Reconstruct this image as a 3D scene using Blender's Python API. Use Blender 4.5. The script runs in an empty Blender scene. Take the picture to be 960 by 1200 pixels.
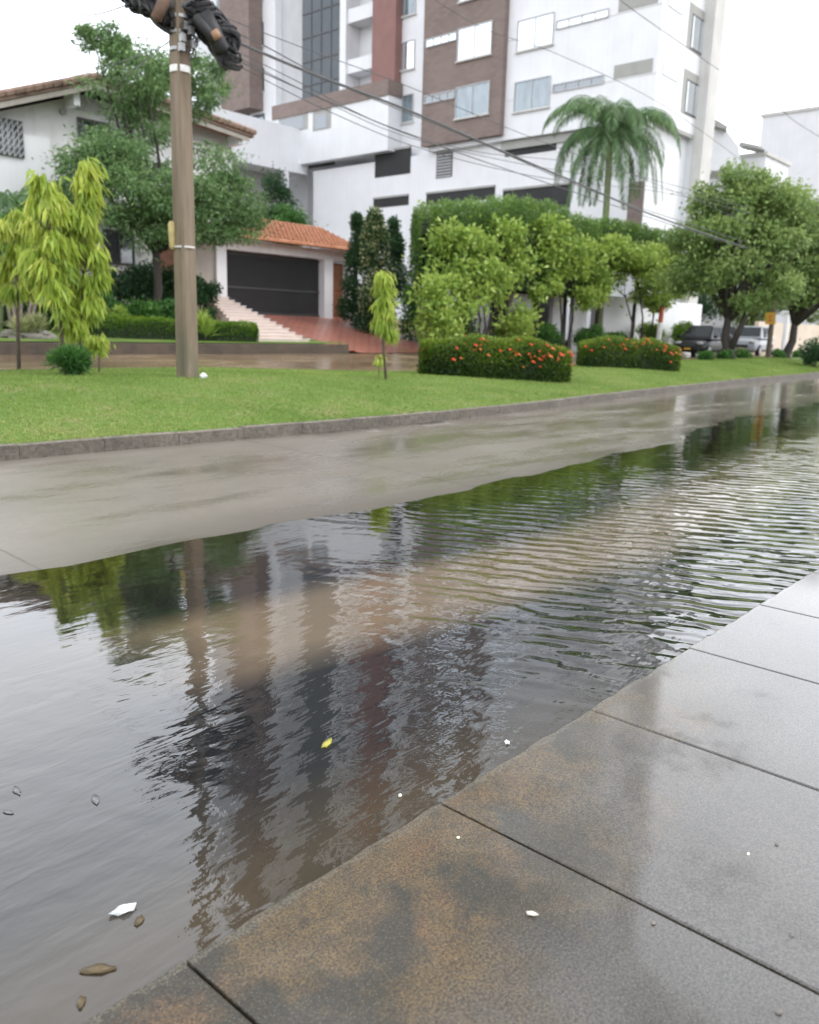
import bpy, math, random
import numpy as np
from mathutils import Matrix, Vector
random.seed(7)
C = bpy.context.scene.collection
PI = math.pi
# ------------------------------------------------------------------ survey (world X runs along the road, Y across it)
F = 980.; YH = 386.; ROLL = math.radians(1.55); H = 1.6
PITCH = math.atan((600-YH)*math.cos(ROLL)/F)
AZ = math.radians(41.5)
U = (math.sin(AZ), math.cos(AZ)); V = (-math.cos(AZ), math.sin(AZ))
cR, sR, cP, sP = math.cos(ROLL), math.sin(ROLL), math.cos(PITCH), math.sin(PITCH)
def w3(x, y, z): return (x*U[0]+y*U[1], x*V[0]+y*V[1], z)
def ray(px, py):
    x = px-480; y = 600-py
    xr = x*cR-y*sR; yr = x*sR+y*cR
    return w3(xr, F*cP+yr*sP, -F*sP+yr*cP)
def onz(px, py, z):
    r = ray(px, py); t = (z-H)/r[2]; return Vector((r[0]*t, r[1]*t, z))
def onx(px, py, X):
    r = ray(px, py); t = X/r[0]; return Vector((X, r[1]*t, H+r[2]*t))
def ony(px, py, Y):
    r = ray(px, py); t = Y/r[1]; return Vector((r[0]*t, Y, H+r[2]*t))
def ond(px, py, d):
    r = ray(px, py); t = d/math.hypot(r[0], r[1]); return Vector((r[0]*t, r[1]*t, H+r[2]*t))
def interp(x, pts):
    return float(np.interp(x, [p[0] for p in pts], [p[1] for p in pts]))
KERB = [(-60,9.5),(0,9.42),(5,9.3),(10,9.1),(14,9.35),(17.6,9.75),(28.7,10.75),(40,11.35),(60,12.0),(300,14)]
WLINE = [(-60,5.6),(0,5.5),(2.1,5.37),(2.9,5.25),(3.3,5.3),(4,5.23),(5.9,5.19),(6.7,5.18),(8,5.25),(9.5,5.42),(11.8,5.45),(13.5,5.8),(15.9,6.3),(23.7,6.7),(40,7.4),(60,8),(300,9)]
RISE = [(-20,.46),(5,.46),(10.5,.45),(14,.33),(17,.24),(24,.27),(32,.36),(42,.47),(300,.47)]
LB = 15.6          # back edge of the planted median
def kerb_v(u): return interp(u, KERB)
def lawn_z(u, v):
    k = kerb_v(u)+.15
    t = min(1, max(0, (v-k)/3.6)); t = t*t*(3-2*t)
    return .225+interp(u, RISE)*(.25*min(1, max(0, (v-k)/.8))+.75*t)
def street_z(u, v):
    a = lawn_z(u, LB)-.10; t = min(1, max(0, (v-LB)/6.2)); return a+(.68-a)*t
def garden_z(u, v):
    return interp(v, [(22.5,1.02),(24.5,1.08),(28,1.5),(31,2.0),(40,2.2),(300,2.2)])
def terrain(u, v):
    if v < LB: return lawn_z(u, v)
    if v < 22.5 or u > 27.8: return street_z(u, v)
    return garden_z(u, v)
def hit(px, py, fn=terrain, lo=8, hi=120):
    r = ray(px, py); n = math.hypot(r[0], r[1]); d = lo
    while d < hi:
        x, y, z = r[0]/n*d, r[1]/n*d, H+r[2]/n*d
        if y > kerb_v(x)+.15 and z <= fn(x, y): return Vector((x, y, fn(x, y)))
        d += .03
    return Vector((x, y, fn(x, y)))
def onlawn(px, py):
    p = hit(px, py, lo=20)
    if p.y > LB-.5:
        p = ony(px, py, LB-.6); p.z = lawn_z(p.x, p.y)
    return p
# ------------------------------------------------------------------ materials
def newmat(name):
    m = bpy.data.materials.new(name); m.use_nodes = True
    nt = m.node_tree; nt.nodes.clear()
    out = nt.nodes.new('ShaderNodeOutputMaterial')
    return m, nt, out
def N(nt, t, **kw):
    n = nt.nodes.new(t)
    for k, v in kw.items():
        if k in n.inputs: n.inputs[k].default_value = v
        else: setattr(n, k, v)
    return n
def ramp(nt, src, stops):
    r = nt.nodes.new('ShaderNodeValToRGB')
    e = r.color_ramp.elements
    while len(e) < len(stops): e.new(.5)
    for i, (p, c) in enumerate(stops):
        e[i].position = p
        e[i].color = (c[0], c[1], c[2], 1) if hasattr(c, '__len__') else (c, c, c, 1)
    nt.links.new(src, r.inputs[0]); return r.outputs[0]
def mixc(nt, fac, a, b, mode='MIX'):
    m = nt.nodes.new('ShaderNodeMix'); m.data_type = 'RGBA'; m.blend_type = mode
    for s, v in ((0, fac), (6, a), (7, b)):
        if hasattr(v, 'links') or hasattr(v, 'is_linked'): nt.links.new(v, m.inputs[s])
        elif hasattr(v, '__len__'): m.inputs[s].default_value = (v[0], v[1], v[2], 1)
        else: m.inputs[s].default_value = v
    return m.outputs[2]
def math_(nt, op, a, b=None, c=None, clamp=False):
    m = nt.nodes.new('ShaderNodeMath'); m.operation = op; m.use_clamp = clamp
    for i, v in enumerate((a, b, c)):
        if v is None: continue
        if hasattr(v, 'is_linked'): nt.links.new(v, m.inputs[i])
        else: m.inputs[i].default_value = v
    return m.outputs[0]
def pos(nt, scale=(1,1,1), rot=(0,0,0), loc=(0,0,0)):
    g = nt.nodes.new('ShaderNodeNewGeometry'); mp = nt.nodes.new('ShaderNodeMapping')
    mp.inputs['Scale'].default_value = scale; mp.inputs['Rotation'].default_value = rot; mp.inputs['Location'].default_value = loc
    nt.links.new(g.outputs['Position'], mp.inputs[0]); return mp.outputs[0]
def noise(nt, vec, scale, detail=4, rough=.6, dist=0):
    n = N(nt, 'ShaderNodeTexNoise', Scale=scale, Detail=detail, Roughness=rough, Distortion=dist)
    nt.links.new(vec, n.inputs['Vector']); return n.outputs['Fac']
def simple(name, col, rough=.6, var=.18, scale=3., bump=0, bscale=40, metal=0, streak=0, spec=.5):
    m, nt, out = newmat(name)
    b = N(nt, 'ShaderNodeBsdfPrincipled', Roughness=rough, Metallic=metal)
    b.inputs['Specular IOR Level'].default_value = spec
    p = pos(nt)
    f = noise(nt, p, scale, 5)
    dk = tuple(c*(1-var) for c in col); lt = tuple(min(1, c*(1+var*.6)) for c in col)
    c = ramp(nt, f, [(.3, dk), (.7, lt)])
    if streak:
        p2 = pos(nt, (3, 3, .18)); s = noise(nt, p2, 1.5, 5, .65)
        c = mixc(nt, ramp(nt, s, [(.48, 0), (.78, streak)]), c, tuple(x*.45 for x in col))
    nt.links.new(c, b.inputs['Base Color'])
    if bump:
        bp = N(nt, 'ShaderNodeBump', Strength=bump, Distance=.02)
        nt.links.new(noise(nt, p, bscale, 4), bp.inputs['Height']); nt.links.new(bp.outputs[0], b.inputs['Normal'])
    nt.links.new(b.outputs[0], out.inputs[0]); return m
def leafmat(name, dark, mid, light, trans=.35, rough=.45):
    m, nt, out = newmat(name)
    a = N(nt, 'ShaderNodeAttribute', attribute_name='tint')
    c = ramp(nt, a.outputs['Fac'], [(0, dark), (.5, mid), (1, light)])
    b = N(nt, 'ShaderNodeBsdfPrincipled', Roughness=rough)
    b.inputs['Specular IOR Level'].default_value = .35
    nt.links.new(c, b.inputs['Base Color'])
    t = N(nt, 'ShaderNodeBsdfTranslucent'); nt.links.new(mixc(nt, .5, c, light), t.inputs[0])
    mx = N(nt, 'ShaderNodeMixShader', Fac=trans)
    nt.links.new(b.outputs[0], mx.inputs[1]); nt.links.new(t.outputs[0], mx.inputs[2])
    nt.links.new(mx.outputs[0], out.inputs[0]); return m
M = {}
M['white'] = simple('white_render', (.74,.75,.77), .75, .05, .6, .1, 30, streak=.12)
M['white2'] = simple('white_side', (.66,.675,.70), .75, .05, .5, .1, 30, streak=.18)
M['house_white'] = simple('house_paint', (.74,.74,.74), .8, .08, 1.2, .15, 40, streak=.25)
M['beige'] = simple('beige_paint', (.36,.33,.29), .8, .12, 1.5, .15, 40, streak=.3)
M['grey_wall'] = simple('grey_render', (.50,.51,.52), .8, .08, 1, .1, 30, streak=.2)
M['lgrey'] = simple('pale_concrete', (.58,.57,.55), .85, .1, .8, .2, 20, streak=.35)
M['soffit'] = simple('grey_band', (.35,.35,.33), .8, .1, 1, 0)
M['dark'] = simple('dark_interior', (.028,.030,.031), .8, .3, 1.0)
M['darkglass'] = simple('dark_glass', (.045,.06,.072), .16, .25, .6, .06, 2)
M['frame'] = simple('aluminium_frame', (.45,.46,.47), .4, .1, 3)
M['frame_dk'] = simple('dark_frame', (.06,.06,.063), .5, .1, 3)
M['redcol'] = simple('red_brown_render', (.25,.135,.12), .85, .1, 1, .1, 30)
M['wood'] = simple('brown_door_wood', (.22,.085,.04), .5, .3, 4, .2, 30)
M['iron'] = simple('dark_iron', (.018,.019,.021), .5, .2, 5)
M['black_rubber'] = simple('black_rubber', (.018,.018,.02), .55, .3, 8, .2, 60)
M['cable'] = simple('cable_sheath', (.11,.11,.115), .6, .2, 5)
M['bark'] = simple('bark', (.11,.085,.065), .9, .4, 9, .7, 30)
M['bark_dark'] = simple('dark_bark', (.045,.038,.032), .9, .4, 9, .7, 30)
M['bark_pale'] = simple('pale_bark', (.24,.20,.17), .9, .3, 9, .5, 30)
M['palmbark'] = simple('palm_trunk', (.17,.21,.10), .8, .3, 6, .4, 20)
M['steps'] = simple('stair_tile', (.62,.50,.43), .35, .12, 2.5, .1, 40)
M['metal'] = simple('galvanised', (.28,.28,.28), .35, .2, 8, metal=.8)
M['yellow'] = simple('yellow_paint', (.50,.29,.02), .5, .15, 6)
M['paintwhite'] = simple('white_band_paint', (.75,.75,.72), .6, .2, 10)
M['orange'] = simple('orange_paint', (.45,.10,.04), .6, .2, 8)
M['rock'] = simple('grey_rock', (.22,.20,.18), .8, .4, 5, .6, 12)
M['soil'] = simple('soil', (.09,.065,.045), .9, .4, 3, .6, 20)
M['petal'] = simple('pale_petal', (.85,.82,.66), .5, .1, 60)
M['foam'] = simple('white_scrap', (.75,.78,.79), .5, .1, 30)
M['yleaf'] = simple('yellow_leaf', (.42,.38,.06), .5, .3, 40)
M['bleaf'] = simple('brown_leaf', (.12,.085,.04), .5, .3, 40)
M['flower'] = simple('ixora_flower', (.80,.10,.035), .5, .35, 12)
M['flower_dk'] = simple('ixora_flower_deep', (.72,.22,.05), .5, .35, 12)
M['cream'] = simple('cream_wall', (.60,.52,.42), .8, .1, 1, streak=.2)
# brown tile cladding with fine courses, its browns paled to imitate haze
def cladding():
    m, nt, out = newmat('brown_tile_cladding')
    b = N(nt, 'ShaderNodeBsdfPrincipled', Roughness=.7)
    g = nt.nodes.new('ShaderNodeNewGeometry'); sp = nt.nodes.new('ShaderNodeSeparateXYZ'); nt.links.new(g.outputs[0], sp.inputs[0])
    cb = nt.nodes.new('ShaderNodeCombineXYZ')
    nt.links.new(math_(nt, 'ADD', sp.outputs[0], sp.outputs[1]), cb.inputs[0]); nt.links.new(sp.outputs[2], cb.inputs[1])
    br = N(nt, 'ShaderNodeTexBrick', Scale=1.0, Color1=(.205,.150,.130,1), Color2=(.155,.112,.098,1), Mortar=(.13,.105,.095,1))
    br.inputs['Mortar Size'].default_value = .012; br.inputs['Brick Width'].default_value = .5; br.inputs['Row Height'].default_value = .18
    nt.links.new(cb.outputs[0], br.inputs['Vector'])
    c = mixc(nt, ramp(nt, noise(nt, pos(nt), .7, 5), [(.3, .0), (.75, .5)]), br.outputs[0], (.25,.20,.18))
    nt.links.new(c, b.inputs['Base Color']); nt.links.new(b.outputs[0], out.inputs[0]); return m
M['clad'] = cladding()
def glass(name, col, fac, rough=.05):
    m, nt, out = newmat(name)
    d = N(nt, 'ShaderNodeBsdfDiffuse', Color=(*col, 1)); g = N(nt, 'ShaderNodeBsdfGlossy', Roughness=rough, Color=(.9,.95,1,1))
    bp = N(nt, 'ShaderNodeBump', Strength=.15, Distance=.02); nt.links.new(noise(nt, pos(nt), 1.4, 2), bp.inputs['Height']); nt.links.new(bp.outputs[0], g.inputs['Normal'])
    nt.links.new(ramp(nt, noise(nt, pos(nt, (1,1,.3)), 2.2, 3), [(.35, tuple(c*.6 for c in col)), (.65, col)]), d.inputs[0])
    mx = N(nt, 'ShaderNodeMixShader', Fac=fac); nt.links.new(d.outputs[0], mx.inputs[1]); nt.links.new(g.outputs[0], mx.inputs[2])
    nt.links.new(mx.outputs[0], out.inputs[0]); return m
M['pane_bright'] = glass('pane_painted_sky', (.45,.48,.5), .62)  # pale base colour painted in as the sky's reflection
M['pane_blue'] = glass('pane_curtain', (.20,.26,.29), .16)
M['pane_dark'] = glass('pane_dark', (.03,.035,.04), .22)
M['pane_house'] = glass('pane_house', (.05,.06,.065), .12)
# lawn
def lawnmat():
    m, nt, out = newmat('mown_grass')
    b = N(nt, 'ShaderNodeBsdfPrincipled', Roughness=.8); p = pos(nt)
    b.inputs['Specular IOR Level'].default_value = .2
    f = noise(nt, p, 1.1, 6, .7); f2 = noise(nt, p, 22, 4, .7)
    c = ramp(nt, f, [(.3, (.11,.19,.035)), (.5, (.16,.25,.055)), (.66, (.27,.27,.11))])
    c = mixc(nt, ramp(nt, f2, [(.35, .7), (.6, 0)]), c, (.05,.10,.015))
    nt.links.new(c, b.inputs['Base Color'])
    bp = N(nt, 'ShaderNodeBump', Strength=.8, Distance=.04); nt.links.new(f2, bp.inputs['Height']); nt.links.new(bp.outputs[0], b.inputs['Normal'])
    nt.links.new(b.outputs[0], out.inputs[0]); return m
M['lawn'] = lawnmat()
M['blade'] = leafmat('grass_blade', (.11,.19,.03), (.20,.31,.06), (.37,.39,.14), .35, .6)
# wet concrete carriageway
def roadmat():
    m, nt, out = newmat('wet_concrete_road')
    b = N(nt, 'ShaderNodeBsdfPrincipled'); p = pos(nt)
    g = nt.nodes.new('ShaderNodeNewGeometry'); sp = nt.nodes.new('ShaderNodeSeparateXYZ'); nt.links.new(g.outputs[0], sp.inputs[0])
    X, Y = sp.outputs[0], sp.outputs[1]
    f = noise(nt, pos(nt, (.6, 1, 1)), 1.0, 8, .68); f2 = noise(nt, p, 30, 4, .7); f3 = noise(nt, pos(nt, (.4, 1.4, 1), loc=(7, 3, 0)), .7, 6, .65)
    c = ramp(nt, f, [(.30, (.17,.148,.12)), (.5, (.20,.177,.148)), (.70, (.225,.20,.17))])
    c = mixc(nt, ramp(nt, f2, [(.4, .0), (.7, .35)]), c, (.085,.075,.062))
    c = mixc(nt, ramp(nt, f3, [(.50, 0), (.62, .22)]), c, (.12,.105,.085))
    # transverse joints every 4.6 m and one along the middle
    jx = math_(nt, 'ABSOLUTE', math_(nt, 'SUBTRACT', math_(nt, 'FRACT', math_(nt, 'DIVIDE', math_(nt, 'ADD', X, math_(nt, 'MULTIPLY', f, .10)), 4.6)), .52))
    jl = math_(nt, 'LESS_THAN', jx, .0022)
    c = mixc(nt, math_(nt, 'MULTIPLY', jl, .75), c, (.05,.045,.035))
    damp = ramp(nt, math_(nt, 'MULTIPLY', math_(nt, 'ADD', sp.outputs[2], math_(nt, 'MULTIPLY', math_(nt, 'SUBTRACT', f2, .5), .006)), 40.), [(.0, .6), (.55, 0)])
    c = mixc(nt, damp, c, (.06,.05,.038))
    nt.links.new(c, b.inputs['Base Color'])
    f3 = math_(nt, 'ADD', f3, math_(nt, 'MINIMUM', math_(nt, 'MULTIPLY', math_(nt, 'SUBTRACT', X, 12.0), .012), .12))
    rr = ramp(nt, f3, [(.40, .36), (.50, .22), (.60, .06)])
    rr2 = ramp(nt, f, [(.3, .32), (.7, .5)])
    nt.links.new(math_(nt, 'MINIMUM', rr, rr2), b.inputs['Roughness'])
    bp = N(nt, 'ShaderNodeBump', Strength=.16, Distance=.005); nt.links.new(math_(nt, 'SUBTRACT', f2, math_(nt, 'MULTIPLY', jl, 2.0)), bp.inputs['Height']); nt.links.new(bp.outputs[0], b.inputs['Normal'])
    nt.links.new(b.outputs[0], out.inputs[0]); return m
M['road'] = roadmat()
def sidewalkmat():
    m, nt, out = newmat('wet_sidewalk_concrete')
    b = N(nt, 'ShaderNodeBsdfPrincipled'); p = pos(nt)
    g = nt.nodes.new('ShaderNodeNewGeometry'); sp = nt.nodes.new('ShaderNodeSeparateXYZ'); nt.links.new(g.outputs[0], sp.inputs[0])
    X, Y = sp.outputs[0], sp.outputs[1]
    big = noise(nt, p, 1.6, 6, .6, .3); grit = noise(nt, p, 130, 4, .8); mid = noise(nt, p, 14, 5, .7)
    vor = N(nt, 'ShaderNodeTexVoronoi', Scale=120.); nt.links.new(p, vor.inputs['Vector'])
    c = ramp(nt, big, [(.3, (.062,.055,.045)), (.7, (.11,.10,.086))])
    # rust and algae near the kerb at the near end
    e = math_(nt, 'SUBTRACT', math_(nt, 'MULTIPLY', Y, .95), math_(nt, 'MULTIPLY', X, .30))       # larger close to the kerb at the near end
    m1 = math_(nt, 'MULTIPLY_ADD', math_(nt, 'SUBTRACT', noise(nt, pos(nt, loc=(3.1, 1.2, 0)), 2.6, 6, .65), .5), 1.3, e)
    rust = ramp(nt, m1, [(.22, 0), (.62, .9)])
    c = mixc(nt, rust, c, ramp(nt, mid, [(.3, (.085,.058,.024)), (.7, (.20,.128,.048))]))
    red = ramp(nt, noise(nt, pos(nt, loc=(.4, 5.3, 0)), 3.3, 5, .6), [(.52, 0), (.66, .7)])
    c = mixc(nt, math_(nt, 'MULTIPLY', red, ramp(nt, m1, [(.45, 0), (.8, 1)])), c, (.19,.095,.036))
    alg = ramp(nt, noise(nt, pos(nt, loc=(9.7, 2.1, 0)), 2.3, 6, .6), [(.48, 0), (.56, .95)])
    c = mixc(nt, math_(nt, 'MULTIPLY', alg, ramp(nt, m1, [(.25, 0), (.6, .9)])), c, (.036,.036,.027))
    # pale strip along the kerb edge
    ed = math_(nt, 'MULTIPLY_ADD', math_(nt, 'SUBTRACT', mid, .5), .10, Y)
    c = mixc(nt, ramp(nt, ed, [(.0, 0), (1, 0)]), c, (.3,.29,.26))
    edge = math_(nt, 'MULTIPLY', math_(nt, 'GREATER_THAN', ed, 1.572), .5)
    c = mixc(nt, edge, c, (.17,.15,.11))
    c = mixc(nt, ramp(nt, grit, [(.42, .9), (.56, 0)]), c, (.018,.016,.013))
    c = mixc(nt, ramp(nt, vor.outputs['Distance'], [(.10, .6), (.26, 0)]), c, (.26,.23,.18))
    nt.links.new(c, b.inputs['Base Color'])
    wet = noise(nt, pos(nt, loc=(5, 8, 0)), 1.9, 6, .62)
    wf = math_(nt, 'ADD', math_(nt, 'ADD', wet, math_(nt, 'MULTIPLY', math_(nt, 'SUBTRACT', 1.3, Y), .10)), math_(nt, 'MINIMUM', math_(nt, 'MULTIPLY', math_(nt, 'SUBTRACT', X, 2.45), .11), .2))       # wetter away from the viewer
    nt.links.new(ramp(nt, wf, [(.40, .5), (.6, .4)]), b.inputs['Roughness'])
    nt.links.new(ramp(nt, wf, [(.34, .22), (.52, 1)]), b.inputs['Coat Weight']); b.inputs['Coat IOR'].default_value = 1.55
    nt.links.new(ramp(nt, wf, [(.36, .24), (.46, .12), (.54, .05), (.62, .02)]), b.inputs['Coat Roughness'])
    bc = N(nt, 'ShaderNodeBump', Distance=.0025); nt.links.new(ramp(nt, wf, [(.40, .45), (.56, .04)]), bc.inputs['Strength']); nt.links.new(mid if False else noise(nt, p, 95, 3, .7), bc.inputs['Height']); nt.links.new(bc.outputs[0], b.inputs['Coat Normal'])
    dist = ramp(nt, wf, [(.46, 1), (.64, .22)])
    bp = N(nt, 'ShaderNodeBump', Distance=.0035); nt.links.new(math_(nt, 'MULTIPLY', dist, .8), bp.inputs['Strength'])
    nt.links.new(math_(nt, 'ADD', grit, math_(nt, 'MULTIPLY', mid, .6)), bp.inputs['Height']); nt.links.new(bp.outputs[0], b.inputs['Normal'])
    nt.links.new(b.outputs[0], out.inputs[0]); return m
M['sidewalk'] = sidewalkmat()
M['kerb'] = simple('weathered_kerb', (.155,.13,.11), .6, .5, 3.2, .9, 22, streak=.5)
M['wallstain'] = simple('stained_wall', (.062,.043,.028), .6, .5, 1.6, .8, 14, streak=.5)
def kerbmat():
    m, nt, out = newmat('stained_shaded_kerb'); b = N(nt, 'ShaderNodeBsdfPrincipled', Roughness=.65); p = pos(nt)
    f = noise(nt, p, 2.4, 7, .7); f2 = noise(nt, p, 18, 5, .75)
    c = ramp(nt, f, [(.3, (.13,.11,.09)), (.5, (.23,.20,.165)), (.7, (.34,.30,.25))])
    c = mixc(nt, ramp(nt, f2, [(.40, .8), (.55, 0)]), c, (.06,.05,.036))
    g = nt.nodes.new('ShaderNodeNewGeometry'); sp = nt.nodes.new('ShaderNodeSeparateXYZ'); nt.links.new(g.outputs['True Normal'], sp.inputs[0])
    face = ramp(nt, math_(nt, 'ABSOLUTE', sp.outputs[2]), [(.4, .6), (.7, 0)])  # shading in the colour: upright face painted darker than the lit top
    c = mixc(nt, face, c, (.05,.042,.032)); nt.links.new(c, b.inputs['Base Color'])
    bp = N(nt, 'ShaderNodeBump', Strength=.9, Distance=.02); nt.links.new(f2, bp.inputs['Height']); nt.links.new(bp.outputs[0], b.inputs['Normal'])
    nt.links.new(b.outputs[0], out.inputs[0]); return m
M['ground'] = simple('damp_earth', (.14,.115,.085), .85, .3, .8, .4, 10)
def streetmat():
    m, nt, out = newmat('flooded_brown_street')
    b = N(nt, 'ShaderNodeBsdfPrincipled'); f = noise(nt, pos(nt, (.5,1,1)), .8, 5)
    nt.links.new(ramp(nt, f, [(.3, (.18,.125,.072)), (.7, (.27,.195,.12))]), b.inputs['Base Color'])
    nt.links.new(ramp(nt, f, [(.4, .06), (.65, .3)]), b.inputs['Roughness'])
    bp = N(nt, 'ShaderNodeBump', Strength=.3, Distance=.02); nt.links.new(noise(nt, pos(nt), 7, 3), bp.inputs['Height']); nt.links.new(bp.outputs[0], b.inputs['Normal'])
    nt.links.new(b.outputs[0], out.inputs[0]); return m
M['street'] = streetmat()
def drivemat():
    m, nt, out = newmat('red_driveway_tiles')
    b = N(nt, 'ShaderNodeBsdfPrincipled', Roughness=.34)
    br = N(nt, 'ShaderNodeTexBrick', Scale=1.0, Color1=(.33,.055,.03,1), Color2=(.20,.035,.022,1), Mortar=(.55,.33,.26,1))
    br.inputs['Mortar Size'].default_value = .045; br.inputs['Brick Width'].default_value = .42; br.inputs['Row Height'].default_value = .42; br.offset = 0
    nt.links.new(pos(nt), br.inputs['Vector'])
    nt.links.new(br.outputs[0], b.inputs['Base Color']); nt.links.new(b.outputs[0], out.inputs[0]); return m
M['drive'] = drivemat()
def tilemat():
    m, nt, out = newmat('terracotta_roof_tiles')
    b = N(nt, 'ShaderNodeBsdfPrincipled', Roughness=.7); f = noise(nt, pos(nt), 3.5, 5, .7)
    nt.links.new(ramp(nt, f, [(.3, (.30,.12,.065)), (.5, (.50,.21,.11)), (.72, (.60,.34,.22))]), b.inputs['Base Color'])
    nt.links.new(b.outputs[0], out.inputs[0]); return m
M['tile'] = tilemat()
M['tile_old'] = simple('old_roof_tiles', (.25,.17,.13), .8, .45, 3, .4, 10)
def polemat():
    m, nt, out = newmat('stained_pole_concrete')
    b = N(nt, 'ShaderNodeBsdfPrincipled', Roughness=.75)
    f = noise(nt, pos(nt, (6, 6, .5)), 1.2, 6, .7)
    c = ramp(nt, f, [(.3, (.10,.075,.048)), (.5, (.175,.132,.090)), (.75, (.235,.185,.135))])
    g = nt.nodes.new('ShaderNodeNewGeometry'); sp = nt.nodes.new('ShaderNodeSeparateXYZ'); nt.links.new(g.outputs[0], sp.inputs[0])
    low = ramp(nt, math_(nt, 'MULTIPLY', sp.outputs[2], .2), [(.12, .75), (.50, 0)])
    c = mixc(nt, math_(nt, 'MULTIPLY', low, ramp(nt, noise(nt, pos(nt, (9, 9, 1.2)), 1.1, 5), [(.45, 0), (.6, 1)])), c, (.10,.10,.065))
    nt.links.new(c, b.inputs['Base Color'])
    bp = N(nt, 'ShaderNodeBump', Strength=.4, Distance=.01); nt.links.new(noise(nt, pos(nt), 45, 4), bp.inputs['Height']); nt.links.new(bp.outputs[0], b.inputs['Normal'])
    nt.links.new(b.outputs[0], out.inputs[0]); return m
M['pole'] = polemat()
def watermat():
    m, nt, out = newmat('muddy_flood_water')
    g = nt.nodes.new('ShaderNodeNewGeometry'); sp = nt.nodes.new('ShaderNodeSeparateXYZ'); nt.links.new(g.outputs[0], sp.inputs[0])
    X, Y = sp.outputs[0], sp.outputs[1]
    dep = N(nt, 'ShaderNodeAttribute', attribute_name='depth').outputs['Fac']
    # body colour: silty band along the middle of the carriageway
    nb = noise(nt, pos(nt, (.35, 1, 1)), 1.1, 5, .6)
    mid_ = math_(nt, 'MULTIPLY_ADD', math_(nt, 'ABSOLUTE', math_(nt, 'SUBTRACT', X, 6.0)), .11, 3.05)
    yb = math_(nt, 'ADD', math_(nt, 'SUBTRACT', Y, mid_), math_(nt, 'MULTIPLY', math_(nt, 'SUBTRACT', nb, .5), .5))
    hw_ = math_(nt, 'MULTIPLY_ADD', math_(nt, 'MAXIMUM', math_(nt, 'SUBTRACT', X, 6.0), 0.), .10, 1.0)
    silt = ramp(nt, math_(nt, 'ADD', math_(nt, 'DIVIDE', yb, math_(nt, 'MULTIPLY', hw_, 2.0)), .5), [(.17, 0), (.36, 1), (.64, 1), (.80, 0)])
    kerbs = math_(nt, 'MULTIPLY', ramp(nt, math_(nt, 'DIVIDE', math_(nt, 'MULTIPLY_ADD', nb, .5, Y), 8.0), [(.245, 1), (.30, 0)]), ramp(nt, math_(nt, 'DIVIDE', X, 8.0), [(.25, 1), (.45, .1)]))
    silt = math_(nt, 'MULTIPLY', silt, ramp(nt, math_(nt, 'ADD', math_(nt, 'DIVIDE', X, 8.0), math_(nt, 'MULTIPLY', math_(nt, 'SUBTRACT', nb, .5), .25)), [(.20, .1), (.31, 1)]))
    c = mixc(nt, silt, (.014,.015,.016), (.175,.132,.086))
    c = mixc(nt, math_(nt, 'MULTIPLY', kerbs, .6), c, (.085,.064,.036))
    d = N(nt, 'ShaderNodeBsdfDiffuse'); nt.links.new(c, d.inputs[0])
    t = N(nt, 'ShaderNodeBsdfTransparent', Color=(.72,.62,.48,1))
    murk = ramp(nt, dep, [(.0, .0), (.25, .55), (.8, .95)])
    body = N(nt, 'ShaderNodeMixShader'); nt.links.new(murk, body.inputs[0]); nt.links.new(t.outputs[0], body.inputs[1]); nt.links.new(d.outputs[0], body.inputs[2])
    # ripples
    w1 = noise(nt, pos(nt, (2.0, 6.5, 1), (0, 0, math.radians(-38))), 1.0, 3, .55, .25)
    wv = N(nt, 'ShaderNodeTexWave', Scale=1.0, Distortion=6.5, Detail=3.0); wv.inputs['Detail Scale'].default_value = 1.1
    wv.wave_type = 'BANDS'; wv.bands_direction = 'Y'
    nt.links.new(pos(nt, (1.6, 1.6, 1), (0, 0, math.radians(69))), wv.inputs['Vector'])
    wv2 = N(nt, 'ShaderNodeTexWave', Scale=1.0, Distortion=4, Detail=2); wv2.bands_direction = 'Y'
    nt.links.new(pos(nt, (3.1, 3.1, 1), (0, 0, math.radians(60))), wv2.inputs['Vector'])
    zone = ramp(nt, math_(nt, 'ADD', math_(nt, 'DIVIDE', math_(nt, 'SUBTRACT', X, math_(nt, 'MULTIPLY', Y, .45)), 10.0), math_(nt, 'MULTIPLY', math_(nt, 'SUBTRACT', nb, .5), .3)), [(.16, .05), (.36, 1.0)])
    calm = ramp(nt, math_(nt, 'DIVIDE', math_(nt, 'SUBTRACT', Y, math_(nt, 'MULTIPLY', X, .06)), 8.0), [(.33, 1), (.50, .10)])
    fine = noise(nt, pos(nt, (1, 1.5, 1)), 7, 4, .6, .4)
    h = math_(nt, 'MULTIPLY', math_(nt, 'ADD', math_(nt, 'MULTIPLY', math_(nt, 'MULTIPLY', wv.outputs['Fac'], ramp(nt, noise(nt, pos(nt, (1.1,1.1,1), (0,0,math.radians(69)), (2,5,0)), 1.3, 3), [(.35, .35), (.6, 1.25)])), .0085), math_(nt, 'MULTIPLY', wv2.outputs['Fac'], .002)), math_(nt, 'MULTIPLY', zone, calm))
    h = math_(nt, 'ADD', h, math_(nt, 'MULTIPLY', math_(nt, 'ADD', math_(nt, 'MULTIPLY', w1, .0048), math_(nt, 'MULTIPLY', fine, .0011)), math_(nt, 'ADD', math_(nt, 'MULTIPLY', calm, .6), .22)))
    bp = N(nt, 'ShaderNodeBump', Strength=1., Distance=1.); nt.links.new(h, bp.inputs['Height'])
    gl = N(nt, 'ShaderNodeBsdfGlossy', Roughness=.035); nt.links.new(bp.outputs[0], gl.inputs['Normal'])
    fr = N(nt, 'ShaderNodeFresnel', IOR=1.62); nt.links.new(bp.outputs[0], fr.inputs['Normal'])
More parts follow.
